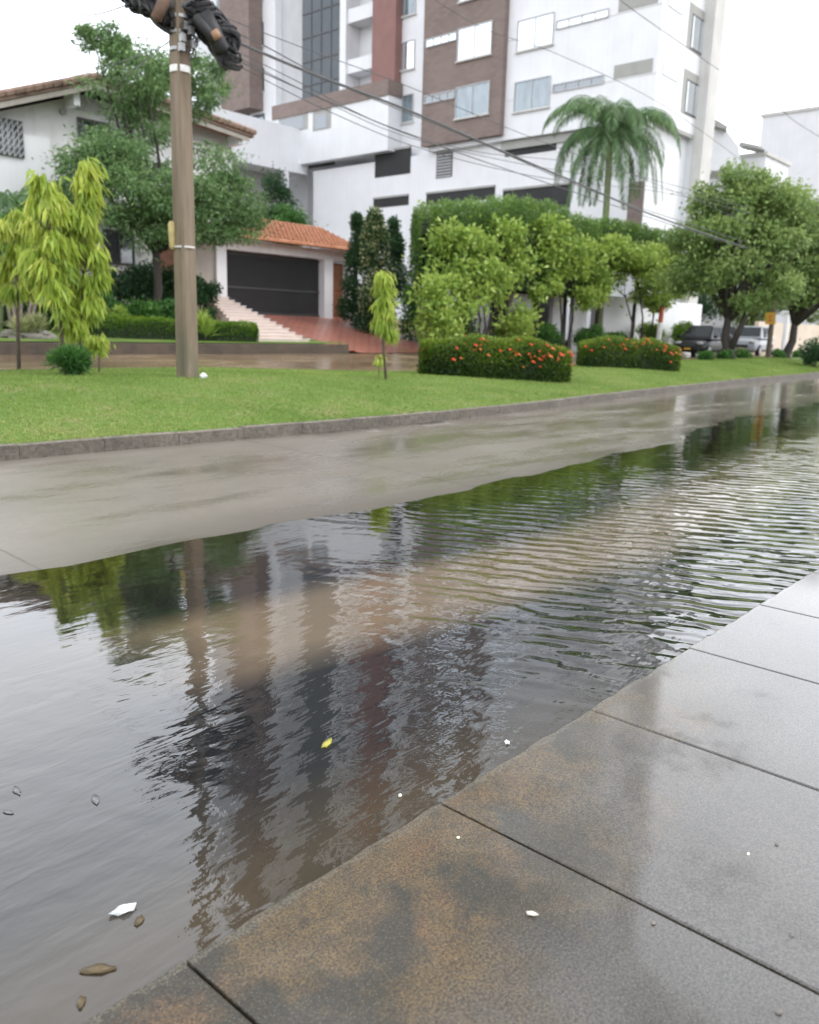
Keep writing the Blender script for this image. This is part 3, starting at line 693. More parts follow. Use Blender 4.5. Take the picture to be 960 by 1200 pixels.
# side face B
colx = ony(818,100,VC).x; colx2 = ony(850,0,VC-.6).x
b = MB(); b.box(colx, colx2, VC-.7, VC-.003, 1.0, ZT+1); b.build('concrete_pier', 'lgrey', tw)
b = MB(); b.box(colx+.002, colx2-.2, VC+.002, VC+10, 1, zo-.002); b.build('ground_floor_wall', 'white2', tw)
sl = rb(775,76,794,90); wn_ = rb(801,92,821,143)
for k in range(0, 18):
    d = FH*k
    z1 = ony(785,80,VC).z+d
    m = MB(); m.box(sl[0]+.2, sl[1], VC-.02, VC+.05, z1-.55, z1); o = m.build('slot_window', 'frame', tw)
    m = MB(); m.box(sl[0]+.3, sl[1]-.1, VC-.035, VC+.04, z1-.47, z1-.08); m.build('pane', 'pane_bright', o)
    zt = ony(810,95,VC).z+d; zb = ony(815,140,VC).z+d
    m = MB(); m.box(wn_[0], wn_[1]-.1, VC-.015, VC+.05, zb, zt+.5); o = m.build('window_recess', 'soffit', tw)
    m = MB(); m.box(wn_[0]+.5, wn_[1]-.15, VC-.03, VC+.04, zb+.05, zt); o = m.build('window', 'frame_dk', tw)
    m = MB(); m.box(wn_[0]+.6, (wn_[0]+wn_[1])/2+.15, VC-.045, VC+.04, zb+.15, zt-.1); m.box((wn_[0]+wn_[1])/2+.25, wn_[1]-.25, VC-.045, VC+.04, zb+.15, zt-.1); m.build('pane', 'pane_bright', o)
m = MB(); m.box(UC+1, colx-.05, VC-.04, VC+.01, zo-.25, zo-.02); m.build('overhang_edge', 'soffit', tw)
# left half of the tower: fins, glass stack, balconies, brown slab
XL = UC+1.6
def vx(px, py=60, X=XL): return onx(px, py, X).y
zt_ = onx(380,105,XL).z-1.2
b = MB(); b.box(XL+1.6, XL+18, vx(437), vx(405), 3, ZT); b.box(XL, XL+18, vx(323), vx(292), 3, ZT); b.box(XL+.8, XL+18, vx(352), vx(323), 3, ZT)
b.box(XL+.01, XL+18, vx(405), vx(398), zt_, ZT); b.build('left_wall', 'white', tw)
b = MB(); b.box(XL+.7, XL+.81, vx(352)+.02, vx(323)-.02, zt_, ZT-.1); b.build('grey_recess', 'grey_wall', tw)
b = MB(); b.box(XL+.2, XL+3, vx(398)+.01, vx(352)-.02, zt_, ZT+.4); o = b.build('glass_stack', 'darkglass', tw)
m = MB()
for k in range(38): z = zt_+k*FH/2.; m.box(XL+.15, XL+.22, vx(398)+.05, vx(352)-.05, z, z+.08) if z < ZT else None
for k in range(1,4): v_ = vx(398)+(vx(352)-vx(398))*k/4; m.box(XL+.16, XL+.21, v_-.04, v_+.04, zt_, ZT)
m.build('mullion', 'frame_dk', o)
vs0, vs1 = vx(292, 60, XL-1.5), vx(258, 60, XL-1.5)
b = MB(); b.box(XL-1.5, XL+14, vs0, vs1, onx(270,131,XL-1.5).z, ZT+1); b.build('brown_slab', 'clad', tw)
b = MB(); b.box(XL+.2, XL+14, vs1, vs1+6, 3, ZT-2); b.build('end_wall', 'white2', tw)
zb0 = onx(420,84,XL+.4).z
for k in range(-1, 18):
    d = FH*k
    m = MB(); m.box(XL+.2, XL+.4, vx(437)+.02, vx(405)-.02, zb0-.05+d, zb0+.95+d); m.box(XL+.41, XL+1.59, vx(437)+.02, vx(405)-.02, zb0-.05+d, zb0+.12+d); o = m.build('balcony', 'white', tw) if k >= 0 else None
    if k >= 0:
        m = MB(); m.box(XL+1.5, XL+1.66, vx(437)+.3, vx(437)+1.6, zb0+.15+d, zb0+2.4+d); m.build('balcony_door', 'pane_dark', tw)
wl = ra(296,84,310,107,XL)
for k in range(-1, 17):
    window(XL, wl[0], wl[1], wl[2]+FH*k, wl[3]+FH*k, 'pane_blue', 0, fr='frame_dk')
for k in range(-1, 15):
    window(XL+.2, vs1+.8, vs1+2.6, wl[2]+FH*k, wl[3]+FH*k, 'pane_blue', 1)
# terrace box with planter
XB = UC-.3
v0 = onx(455,140,XB).y; v1 = onx(320,140,XB).y; zt = onx(455,111,XB).z; zb_ = onx(453,176,XB).z
b = MB(); b.box(XB, XL+1, v0, v1, zb_, zt); b.build('terrace_block', 'white', tw)
b = MB(); b.box(XB-.12, XB+.02, v0-.05, v1, zt-.02, zt+1.05); b.box(XB+.021, XL+.1, v0-.05, v0+.1, zt-.02, zt+1.05); b.build('terrace_parapet', 'redcol' if False else M['clad'], tw)
for xl, yt, xr, yb in ((327,137,361,151),(367,131,388,150)):
    a = ra(xl, yt, xr, yb, XB); opening(XB, *a, nm='terrace_opening', mat='soffit')
    m = MB(); m.box(XB-.045, XB-.02, a[0]+.5, a[1]-.3, a[2]+.1, a[3]-.35); m.build('pane', 'pane_dark', tw)
a = ra(362,183,392,193,UC+.5); opening(UC+.5, *a, nm='parking_opening')
# ramp wing, parallel with the road
VR = onx(360,190,UC+.5).y
x0, x1, z0, z1 = rb(262,127,360,205,VR); zt0 = ony(360,153,VR).z; zb0_ = ony(360,205,VR).z
b = MB(); b.box(x0-6, UC+.5, VR, VR+6, zb0_, zt0); b.build('ramp_wing', 'white', tw)
b = MB(); b.box(x0-6, UC+.5, VR+2.5, VR+5, 1.5, zb0_-.01); b.build('ramp_underside', 'soffit', tw)
for px in (268, 334): 
    xx = ony(px, 210, VR).x; b = MB(); b.box(xx, xx+.45, VR+.05, VR+.5, 1.5, zb0_-.005); b.build('ramp_column', 'white', tw)
b = MB(); b.poly([ony(358,278,VR-3), ony(405,268,VR-3), ony(405,292,VR-3), ony(358,300,VR-3)], (0,.4,0)); b.build('ramp_parapet', 'white', tw)
b = MB(); b.box(UC, UC+EXT, VC+.003, vb1, ZT+.004, ZT+.9); b.build('roof_parapet', 'lgrey', tw)
# far white buildings at the right
def simple_block(name, px0, px1, pyt, d, label, mat='white', depth=12, hgt=None):
    a = ond(px0, pyt, d); c = ond(px1, pyt, d)
    z = a.z; t = root(name, (a.x, a.y, 0), label, 'building')
    m = MB(); m.box(min(a.x,c.x), max(a.x,c.x)+depth*.4, min(a.y,c.y), max(a.y,c.y)+depth*.2, 0, z); m.build('wall', mat, t)
    m = MB(); m.box(min(a.x,c.x)-.2, max(a.x,c.x)+depth*.4+.2, min(a.y,c.y)-.2, max(a.y,c.y)+depth*.2+.2, z, z+.35); m.build('roof', 'lgrey', t)
    return t, a, c
t, a, c = simple_block('white_building', 917, 1040, 134, 120, 'plain white block rising beyond the trees at the far right', 'white')
for k in range(3):
    p = ond(948+k*26, 190, 119.); m = MB(); m.box(p.x-.1, p.x+.02, p.y-.8, p.y+.8, p.z-.9, p.z+.6); m.build('window', 'pane_dark', t)
t, a, c = simple_block('townhouse', 846, 905, 188, 95, 'low white townhouse with grey roof edge just right of the tower', 'white')
m = MB(); p = ond(840,142,88); q = ond(852,150,88)
m.poly([ond(836,138,88), ond(853,148,88), ond(852,152,88), ond(836,147,88)], (2,1,0)); m.poly([ond(868,166,92), ond(888,170,92), ond(897,176,92), ond(872,170,92)], (2,1,.1)); m.build('roof_edge', 'soffit', t)
m = MB(); m.poly([ond(834,150,89), ond(852,153,89), ond(866,172,89), ond(870,200,89), ond(834,200,89)], (4,2,0)); m.build('upper_wall', 'white', t)
# ------------------------------------------------------------------ low white house and boundary wall beyond the hedge trees
WV = 24.0
hs = root('boundary_wall', (40, WV, .7), 'low white boundary wall with dark gateways behind the yellow-green trees', 'wall')
a0 = ony(560,390,WV); a1 = ony(789,390,WV); ztp = ony(700,345,WV).z
m = MB()
def seg(pa, pb, top, zz=.3): 
    x0 = ony(pa,370,WV).x; x1 = ony(pb,370,WV).x; m.box(x0, x1, WV, WV+.25, zz, top)
seg(554,575,ztp); seg(600,622,ztp-.2); seg(648,660,ztp); seg(672,688,ztp); seg(697,822,ztp)
m.build('wall_panel', 'white', hs)
m = MB(); x0 = ony(560,345,WV).x; x1 = ony(697,345,WV).x; m.box(x0, x1, WV-.6, WV+2, ztp, ztp+.22); m.build('canopy', 'white', hs)
m = MB(); m.box(ony(575,370,WV).x, ony(697,370,WV).x, WV+2.0, WV+2.1, .3, ztp-.01); m.build('gate', 'iron', hs)
cw = MB(); cw.box(66, 130, 23.6, 23.9, .3, 2.9); o = cw.build('cream_wall', 'cream', loc=(66,23.6,.6)); prop(o, 'long cream garden wall beyond the parked cars at far right', 'wall')
pt = root('white_post', ond(918, 410, 60), 'slim white post standing in front of the cream wall', 'post')
p = Vector(pt.location); p.z = .65; pt.location = p; off[pt] = p
m = MB(); m.tube([p, p+Vector((0,0,2.6))], .16, 8); m.build('shaft', 'white', pt); m = MB(); m.box(p.x-.25,p.x+.25,p.y-.25,p.y+.25,p.z+2.6,p.z+2.75); m.build('cap', 'white', pt, bevel=.03)
# ------------------------------------------------------------------ white house
HV = 31.0
hz = lambda px, py, dv=0: ony(px, py, HV+dv)
ho = root('white_house', (20, HV, 1.9), 'two-storey white house with weathered tiled gable roof and garage, left behind the trees', 'building')
apex = hz(108, 98, -.8); le = hz(0, 119, -.8); re = hz(288, 160, -.8)
sl_ = (apex.z-re.z)/(re.x-apex.x)
lx = apex.x-8.5; lz = apex.z-8.5*(apex.z-le.z)/(apex.x-le.x)
wr = hz(272, 200).x; gx0 = hz(230, 300).x
m = MB()
m.poly([(lx+.9,HV,1.5),(wr,HV,1.5),(wr,HV,re.z+sl_*(re.x-wr)-.25),(apex.x,HV,apex.z-.25),(lx+.9,HV,lz+.1)], (0,9,0)); m.build('wall', 'house_white', ho)
# left bay that stands slightly proud
bx1 = hz(57,150,-.35).x; m = MB(); m.box(lx+1.2, bx1, HV-.35, HV-.002, 4.5, min(hz(30,128,-.35).z, lz+1.2)); m.build('bay_wall', 'white', ho)
# grey sheet that paints the eave's shade onto the upper wall
m = MB(); m.poly([(hz(88,115).x,HV-.03,hz(88,112).z),(wr-.02,HV-.03,re.z+.3),(wr-.02,HV-.03,hz(272,176).z),(hz(88,115).x,HV-.03,hz(88,135).z+.2)], (0,.025,0)); m.build('painted_eave_shade', 'grey_wall', ho)
# roof: two slopes with overhang
def slope(xa, za, xb, zb, nm):
    m = MB(); nx = 30
    K = 16
    for k in range(K):     # tile rows run up the slope, seen as a ragged edge
        y0 = HV-1.1+k*.65; y1 = y0+.65
        m.poly([(xa,y0,za+.0),(xb,y0,zb),(xb,y0,zb+.16),((xa),y0,za+.16)], None)
        m.poly([(xa,y0,za+.16),(xb,y0,zb+.16),(xb,y0+.33,zb+.27),(xa,y0+.33,za+.27)]); m.poly([(xa,y0+.33,za+.27),(xb,y0+.33,zb+.27),(xb,y1,zb+.16),(xa,y1,za+.16)])
    m.poly([(xa,HV-1.1,za),(xb,HV-1.1,zb),(xb,HV+9.3,zb),(xa,HV+9.3,za)])
    return m.build(nm, 'tile_old', ho)
slope(lx, lz, apex.x, apex.z, 'roof'); slope(apex.x, apex.z, re.x+.2, re.z-.05, 'roof')
m = MB()   # verge tiles along the gable edge
for xa, za, xb, zb in ((lx,lz,apex.x,apex.z),(apex.x,apex.z,re.x+.2,re.z-.05)):
    n_ = 26
    for k in range(n_):
        t0, t1 = k/n_, (k+1.25)/n_
        m.tube([(xa+(xb-xa)*t0, HV-1.12, za+(zb-za)*t0+.2), (xa+(xb-xa)*t1, HV-1.12, za+(zb-za)*t1+.22)], .13, 6, .10)
m.build('verge_tiles', 'tile_old', ho)
m = MB(); m.poly([(lx+.1,HV-1.05,lz-.2),(apex.x,HV-1.05,apex.z-.2),(re.x,HV-1.05,re.z-.22),(re.x,HV-1.05,re.z-.06),(apex.x,HV-1.05,apex.z-.02),(lx+.1,HV-1.05,lz-.03)], (0,.06,0)); m.build('fascia', 'beige', ho)
def hwin(x0p, y0p, x1p, y1p, dv=0, bars=0, nm='window', pane='pane_house', fr='frame_dk'):
    a = hz(x0p, y0p, dv); c = hz(x1p, y1p, dv); y = HV+dv; z0, z1 = min(a.z,c.z), max(a.z,c.z); x0, x1 = a.x, c.x; w = .09
    m = MB(); m.box(x0,x1,y-.08,y+.02,z0,z0+w); m.box(x0,x1,y-.08,y+.02,z1-w,z1); m.box(x0,x0+w,y-.08,y+.02,z0+w,z1-w); m.box(x1-w,x1,y-.08,y+.02,z0+w,z1-w)
    xm = (x0+x1)/2; m.box(xm-.04,xm+.04,y-.07,y+.02,z0+w,z1-w)
    o = m.build(nm, fr, ho); m = MB(); m.box(x0+.05,x1-.05,y-.035,y+.03,z0+.05,z1-.05); m.build('pane', pane, o)
    if bars:
        m = MB(); hh = z1-z0
        for k in range(-bars, bars*2):
            xa = x0+(x1-x0)*k/bars
            for sg in (1,):
                m_x0, m_x1 = xa, xa+hh*.8; za, zb = z0, z1
                if m_x0 < x0: za = z0+(x0-m_x0)/(.8); m_x0 = x0
                if m_x1 > x1: zb = z0+(x1-xa)/.8; m_x1 = x1
                if za < zb and m_x0 < m_x1: m.tube([(m_x0,y-.13,zb if sg<0 else za),(m_x1,y-.13,za if sg<0 else zb)], .022, 4)
        for k in range(1, bars): m.tube([(x0+(x1-x0)*k/bars,y-.12,z0),(x0+(x1-x0)*k/bars,y-.12,z1)], .018, 4)
        m.build('grille', 'frame', o)
    return o
hwin(-34,131,28,186,-.35,9); hwin(90,137,129,168,0,0); hwin(185,196,212,216,0,5,pane='pane_dark')
m = MB(); p = hz(85,116,-.5); m.box(p.x-.1,p.x+.12,HV-.8,HV-.05,p.z-.25,p.z+.2); m.build('eave_bracket', 'white', ho)
p = hz(277,163,-.5); m = MB(); m.box(p.x-.12,p.x+.1,HV-.8,HV-.05,p.z-.25,p.z+.2); m.build('eave_bracket', 'white', ho)
m = MB(); p = hz(73,131); m.tube([(p.x,HV-.12,p.z),(p.x,HV+.01,p.z)], .13, 10); m.build('wall_lamp', 'soffit', ho)
hwin(120,268,158,312,0,0,'shaded_window'); a = hz(174,266); c = hz(207,320); m = MB(); m.box(a.x,c.x,HV-.05,HV+.03,1.9,a.z); m.build('front_door', 'wood', ho)
a = hz(160,262,-1.2); c = hz(174,262,-1.2); m = MB(); m.box(a.x,c.x,HV-1.4,HV-1.0,1.5,a.z+.5); m.build('porch_column', 'house_white', ho)
m = MB(); m.box(hz(100,262).x, hz(225,262).x, HV-1.5, HV-.005, hz(160,256,-1.2).z+.3, hz(160,256,-1.2).z+.55); m.build('porch_slab', 'house_white', ho)
# garage wing
GV = 30.6
gz = lambda px, py, dv=0: ony(px, py, GV+dv)
gxL = gz(263,300).x; gxR = gz(378,300).x; gtop = gz(378,304).z; gxe = gz(404,300).x; gb = 2.0
m = MB(); m.box(wr-2.6, gxL-.5, GV, GV+1, 1.5, gtop+.3); m.build('side_wall', 'beige', ho)
m = MB(); m.box(gxL-.5, gxL, GV-.15, GV+.25, 1.7, gtop+.3); m.build('garage_pillar', 'white', ho)
m = MB(); m.box(gxR, gxR+.55, GV-.15, GV+.25, 1.8, gtop); m.build('garage_pillar', 'white', ho)
m = MB(); m.box(gxe, gxe+.35, GV-.1, GV+.25, 1.8, gtop); m.build('garage_pillar', 'white', ho)
m = MB(); m.box(gxL+.001, gxe+.5, GV-.15, GV+.25, gtop+.001, gtop+.45); m.build('lintel', 'house_white', ho)
m = MB(); m.box(gxL, gxR, GV+.3, GV+.4, 2.0, gtop); go = m.build('garage_gate', 'iron', ho)
m = MB()
nb_ = 46
for k in range(nb_): x = gxL+(gxR-gxL)*(k+.5)/nb_; m.box(x-.022,x+.022,GV+.22,GV+.26,2.02,gtop-.03)
for z in (2.12, 3.2, gtop-.12): m.box(gxL,gxR,GV+.2,GV+.24,z-.04,z+.04)
m.build('gate_bars', 'frame_dk', go)
m = MB(); m.box(gxR+.56, gxe-.01, GV+.12, GV+.2, 2.0, gtop-.1); do = m.build('side_door', 'wood', ho)
m = MB(); m.box(gxR+.62, gxe-.08, GV+.09, GV+.12, 2.2, 3.2); m.box(gxR+.62, gxe-.08, GV+.09, GV+.12, 3.35, gtop-.25); m.build('door_panel', 'wood', do)
m = MB(); m.box(gxL-1, gxe+.5, GV+5.6, GV+5.8, 1.5, gtop+.4); m.box(gxe+.36, gxe+.5, GV+.25, GV+5.6, 1.5, gtop+.4); m.build('back_wall', 'grey_wall', ho)
# tiled lean-to roof with real barrel rows
xa, xb = gxL-2.2, gxe+.7; e0 = gz(402,297,-.9); ze = gtop+.42; yr = GV-.9; run = 3.4; ri = 1.3
m = MB(); nrow = int((xb-xa)/.26); A = 6
for i in range(nrow):
    xc = xa+(i+.5)*.26; n0 = len(m.v); NS = 9
    for s_ in range(NS):
        for e_ in (0, 1):
            t_ = (s_+e_)/NS; rr = .14 if e_ == 0 else .115
            for a_ in range(A+1):
                th = PI*a_/A; m.v.append((xc+math.cos(th)*rr, yr+run*t_, ze+ri*t_+math.sin(th)*rr*.9+(.03 if e_ == 0 else 0)))
        b0 = n0+s_*2*(A+1)
        for a_ in range(A): m.f.append((b0+a_, b0+a_+1, b0+A+1+a_+1, b0+A+1+a_))
    m.f.append(tuple(n0+a_ for a_ in range(A+1)))
m.poly([(xa,yr+.06,ze-.02),(xb,yr+.06,ze-.02),(xb,yr+run,ze+ri-.02),(xa,yr+run,ze+ri-.02)])
m.build('garage_roof', 'tile', ho, smooth=False)
m = MB(); m.poly([(xb-.02,yr+.1,ze-.1),(xb-.02,yr+run,ze-.1),(xb-.02,yr+run,ze+ri-.03)], (-.1,0,0)); m.build('roof_gable', 'house_white', ho)
# ------------------------------------------------------------------ staircase beside the drive
st = root('garden_staircase', (23.5, 23, .7), 'pale pinkish tiled staircase climbing beside the red driveway', 'staircase')
NS = 16; ya, yb = 22.9, 29.9; sxr = gz(262,350).x
pb0 = ony(379,409,22.9).x; pb1 = ony(300,405,22.9).x; pt0 = ony(262,348,29.9).x; pt1 = ony(243,352,29.9).x
m = MB()
for k in range(NS):
    t0 = k/NS; y0 = ya+(yb-ya)*t0; y1 = ya+(yb-ya)*(k+1)/NS; xr_ = pb0+(pt0-pb0)*t0; xl_ = pb1+(pt1-pb1)*t0
    z = .84+(2.75-.84)*(k+.5)/NS
    m.box(xl_, xr_, y0, y1+.001*k, .3, z)
m.build('steps', 'steps', st, bevel=.012)
m = MB()
for k in range(NS):
    t0 = k/NS; y0 = ya+(yb-ya)*t0; xr_ = pb0+(pt0-pb0)*t0; xl_ = pb1+(pt1-pb1)*t0; z = .84+(2.75-.84)*(k+.5)/NS
    m.box(xl_-.002, xr_+.02, y0-.03, y0+.03, z+.002, z+.02)
m.build('nosing', M['white'], st)
# ------------------------------------------------------------------ utility pole
pb = hit(220, 442)
pd = math.hypot(pb.x, pb.y)
po = root('utility_pole', pb, 'tall brown concrete utility pole on the lawn hung with dark cable bundles', 'utility pole')
PH = 11.0; lean = Vector((.004, -.004, 1))
def pw(z): return .148-.0035*z
m = MB(); rings = []
for k in range(12):
    z = -.3+(PH+.3)*k/11; r = pw(z); c = r*.38; cc = pb+lean*z
    a = math.atan2(-pb.y, -pb.x)+math.radians(37)
    prof = [(r,c-r+r*.80),(r,r*.80),(r*.80,r),(-r*.80,r),(-r,r*.80),(-r,-r*.80),(-r*.80,-r),(r*.80,-r),(r,-r*.80)][1:]
    rings.append([(cc.x+p[0]*math.cos(a)-p[1]*math.sin(a), cc.y+p[0]*math.sin(a)+p[1]*math.cos(a), cc.z) for p in prof])
for r_ in rings: m.v += r_
for k in range(11):
    for j in range(8): q = (j+1)%8; m.f.append((k*8+j, k*8+q, (k+1)*8+q, (k+1)*8+j))
m.f.append(tuple(range(88, 96))); m.build('shaft', 'pole', po)
def zpole(py): return ond(217, py, pd).z-pb.z
def band(py, h, mat, nm='band'):
    z = zpole(py); m = MB(); c = pb+lean*z; m.tube([c-Vector((0,0,h/2)), c+Vector((0,0,h/2))], pw(z)*1.27, 16); return m.build(nm, mat, po)
band(83, .10, 'paintwhite'); band(290, .03, 'lgrey', 'strap'); band(60, .05, 'metal', 'strap'); band(40, .05, 'metal', 'strap'); band(22, .05, 'metal', 'strap')
# yellow tag held on the left side of the pole
RT = Vector(w3(1,0,0)); TV = Vector(w3(0,-1,0))       # picture right, and towards the viewer
z = zpole(276); c = pb+lean*z-RT*(pw(z)+.05)+TV*.05
m = MB()
for k in range(6): pass
m.tube([c-Vector((0,0,.24)), c-Vector((0,0,.19)), c+Vector((0,0,.17)), c+Vector((0,0,.22))], [.035,.055,.065,.035], 10); m.build('yellow_marker', simple('cream_yellow', (.42,.33,.14), .6, .2, 10), po, smooth=True)
# conduit down the shadowed side
m = MB(); q0 = pb-RT*(pw(0)+.02); q1 = pb+lean*zpole(150)-RT*(pw(3)+.015); m.tube([q0, q0.lerp(q1,.5), q1], .017, 6); m.build('ground_wire', simple('verdigris', (.16,.30,.27), .6, .3, 8), po)
# cable bundles: left arm and right drooping roll
rg = random.Random(12); Z1 = zpole(5)
def bundle(path, n, rad, seed, mat='black_rubber', nm='cable_bundle', rr=(.018,.035)):
    rg = random.Random(seed); m = MB()
    for i in range(n):
        ph = rg.uniform(0, 6.28); am = rad*math.sqrt(rg.random()); fr = rg.uniform(.5, 2.2); pts = []
        K = len(path)
        for s_ in range(K*4-3):
            t_ = s_/4; a_ = int(min(t_, K-2)); f_ = t_-a_
            p0 = path[max(a_-1,0)]; p1 = path[a_]; p2 = path[a_+1]; p3 = path[min(a_+2,K-1)]
            c = .5*((2*p1)+(p2-p0)*f_+(2*p0-5*p1+4*p2-p3)*f_*f_+(3*p1-p0-3*p2+p3)*f_**3)
            th = ph+fr*t_; pts.append(c+RT*am*math.cos(th)+Vector((0,0,am*math.sin(th)))+TV*am*math.sin(th*1.3+1))
        m.tube(pts, rg.uniform(*rr), 5)
    return m.build(nm, mat, po)
Q = lambda px, py, dd=0: ond(px, py, pd+dd)
bundle([Q(222,22),Q(205,24),Q(188,14),Q(168,5),Q(150,-4),Q(130,-30)], 26, .17, 1)
bundle([Q(150,-10),Q(158,8),Q(174,10),Q(186,24),Q(204,34),Q(222,46)], 12, .10, 21)
bundle([Q(232,-16),Q(222,-4),Q(206,4),Q(196,-6),Q(204,-20),Q(224,-24)], 16, .14, 22, 'cable')
bundle([Q(214,64),Q(206,50),Q(212,34),Q(226,40),Q(228,56),Q(220,70),Q(212,82)], 10, .07, 23, 'cable', rr=(.008,.016))
bundle([Q(240,30),Q(262,30),Q(274,44),Q(270,62),Q(256,60),Q(244,44)], 14, .10, 24)
bundle([Q(214,22),Q(198,22),Q(182,4),Q(186,-20),Q(205,-26)], 10, .09, 2)
bundle([Q(222,0),Q(236,10),Q(247,22),Q(258,38),Q(264,56),Q(268,70)], 26, .19, 3)
bundle([Q(226,28),Q(240,42),Q(254,56),Q(266,66),Q(270,50),Q(262,28),Q(244,8)], 10, .09, 4)
bundle([Q(215,-6),Q(232,-14),Q(256,-20),Q(285,-25)], 9, .07, 9)
bundle([Q(212,42),Q(222,30),Q(232,20),Q(228,4),Q(212,8),Q(206,26)], 10, .08, 5, 'cable')
def closure(pa, pb_, r, mat, nm='splice_closure'):
    m = MB(); a, b_ = pa, pb_; m.tube([a, a.lerp(b_,.07), a.lerp(b_,.5), a.lerp(b_,.93), b_], [r*.45,r,r*1.05,r,r*.5], 12); return m.build(nm, mat, po, smooth=True)
closure(Q(238,14,-.2), Q(262,62,-.2), .13, 'black_rubber'); closure(Q(196,-6,-.25), Q(182,24,-.25), .09, simple('rusty_case', (.13,.075,.05), .7, .3, 10)); closure(Q(228,18,-.3), Q(252,48,-.3), .08, 'black_rubber')
closure(Q(250,36,-.34), Q(256,46,-.34), .075, simple('brown_tag', (.30,.17,.10), .6, .2, 9), 'splice_cap')
m = MB(); c = pb+lean*zpole(-14)-TV*.0
m.tube([c-RT*.9+TV*.2, c+RT*.9+TV*.2], .05, 6); m.build('crossarm', 'metal', po)
m = MB()
for px, py in ((214,44),(224,36),(213,55),(226,52),(217,30)): p_ = Q(px,py,-.22); m.box(p_.x-.04,p_.x+.04,p_.y-.04,p_.y+.04,p_.z-.06,p_.z+.06)
m.build('clamps', 'metal', po)
m = MB(); m.blob(pb+RT*.33+TV*.2+Vector((0,0,.04)), .065,.06,.05,10,6,.2,4); o = m.build('white_stone', 'foam', loc=tuple(pb+RT*.33+TV*.2)); prop(o, 'small white stone lying at the foot of the utility pole', 'stone')
# far pole hidden in the trees that carries the cables on
p2 = Vector((58, 13.6, lawn_z(58, 13.6)))
fp = root('utility_pole', p2, 'distant concrete utility pole among the right-hand street trees', 'utility pole')
m = MB(); m.tube([p2, p2+Vector((0,0,9.5))], .2, 8, .12); m.build('shaft', 'pole', fp)
m = MB(); m.tube([p2+Vector((-.1,-.9,8.7)), p2+Vector((-.1,.9,8.7))], .06, 6); m.build('crossarm', 'metal', fp)
# ------------------------------------------------------------------ overhead cables (each a thing)
def cable(a, b_, sag, r, label, group='cables strung along the street', n=28):
    m = MB(); pts = []
    for k in range(n+1):
        t = k/n; p = a.lerp(b_, t); p.z -= 4*sag*t*(1-t); pts.append(p)
    m.tube(pts, r, 5); o = m.build('overhead_cable', 'cable', loc=tuple(a)); prop(o, label, 'cable', group); return o
hp = lambda z, o_=0: pb+Vector((.2, o_, z))
top = pb.z
CL = 'thin dark overhead cable running from the pole across the tower facade'
def cab2(pts3, r, label, g='cables strung along the street'):
    # smooth catenary-like curve through surveyed points
    m = MB(); K = len(pts3); out = []
    for s_ in range((K-1)*8+1):
        t_ = s_/8; a_ = int(min(t_, K-2)); f_ = t_-a_
        p0 = pts3[max(a_-1,0)]; p1 = pts3[a_]; p2_ = pts3[a_+1]; p3 = pts3[min(a_+2,K-1)]
        out.append(.5*((2*p1)+(p2_-p0)*f_+(2*p0-5*p1+4*p2_-p3)*f_*f_+(3*p1-p0-3*p2_+p3)*f_**3))
    m.tube(out, r, 5); o = m.build('overhead_cable', 'cable', loc=tuple(pts3[0])); prop(o, label, 'cable', g)
L_ = lambda px, py, v: ony(px, py, v)
def along(v, pts, r, label, g='cables strung along the street', end=(0,0)):
    k_ = len(pts); cab2([ony(px, py, v+(end[0] if i_ == k_-2 else end[1] if i_ == k_-1 else 0)) for i_, (px, py) in enumerate(pts)], r, label, g)
pv = pb.y
along(pv-.1, [(256,40),(370,88),(480,130),(595,180),(680,216),(760,250),(850,282),(900,298)], .026, 'thickest black cable sagging from the pole down to the right-hand trees', None, (.9,2.3))
along(pv+.1, [(262,34),(303,50),(400,100),(560,166),(700,226),(850,276),(900,292)], .011, CL, end=(.9,2.2))
along(pv, [(270,66),(313,87),(400,125),(493,163),(640,214),(850,284),(900,296)], .011, CL, end=(.9,2.3))
along(pv-.15, [(262,52),(350,96),(450,146),(560,178),(700,195),(860,236)], .008, CL)
along(pv+.2, [(262,20),(350,54),(480,102),(620,160),(760,212),(880,262)], .008, CL)
along(pv+.05, [(270,72),(380,128),(500,176),(640,209),(780,226),(880,250)], .008, CL)
along(pv+.15, [(265,60),(360,108),(470,158),(600,190),(740,214),(880,244)], .007, CL)
along(pv+1.5, [(420,-60),(560,30),(650,62),(775,122),(880,196)], .008, 'thin wire slanting across the upper white facade', None)
along(pv-1.2, [(650,-58),(740,10),(800,52),(850,86),(905,112)], .009, 'steep wire crossing the upper right corner of the tower', None)
along(pv-2, [(800,-20),(895,0),(960,12),(1040,28)], .012, 'lone wire crossing the pale sky at the upper right', None)
along(pv+8, [(905,112),(924,136),(960,160),(1010,190)], .018, 'wire drooping over the plain white block at far right', None)
cab2([Q(160,2), ond(95,18,19), ond(40,0,26), ond(-60,-40,34)], .012, 'short wire leaving the pole towards the upper left sky', None)
cab2([ond(-40,118,36), ond(0,107,34), ond(100,86,32), ond(200,50,22), Q(216,30)], .010, 'faint service wire above the old tiled roof', None)
cab2([hz(112,132,-.2), ond(126,112,28), ond(150,88,24), Q(208,40)], .010, 'service wire dropping to the house gable wall', None)
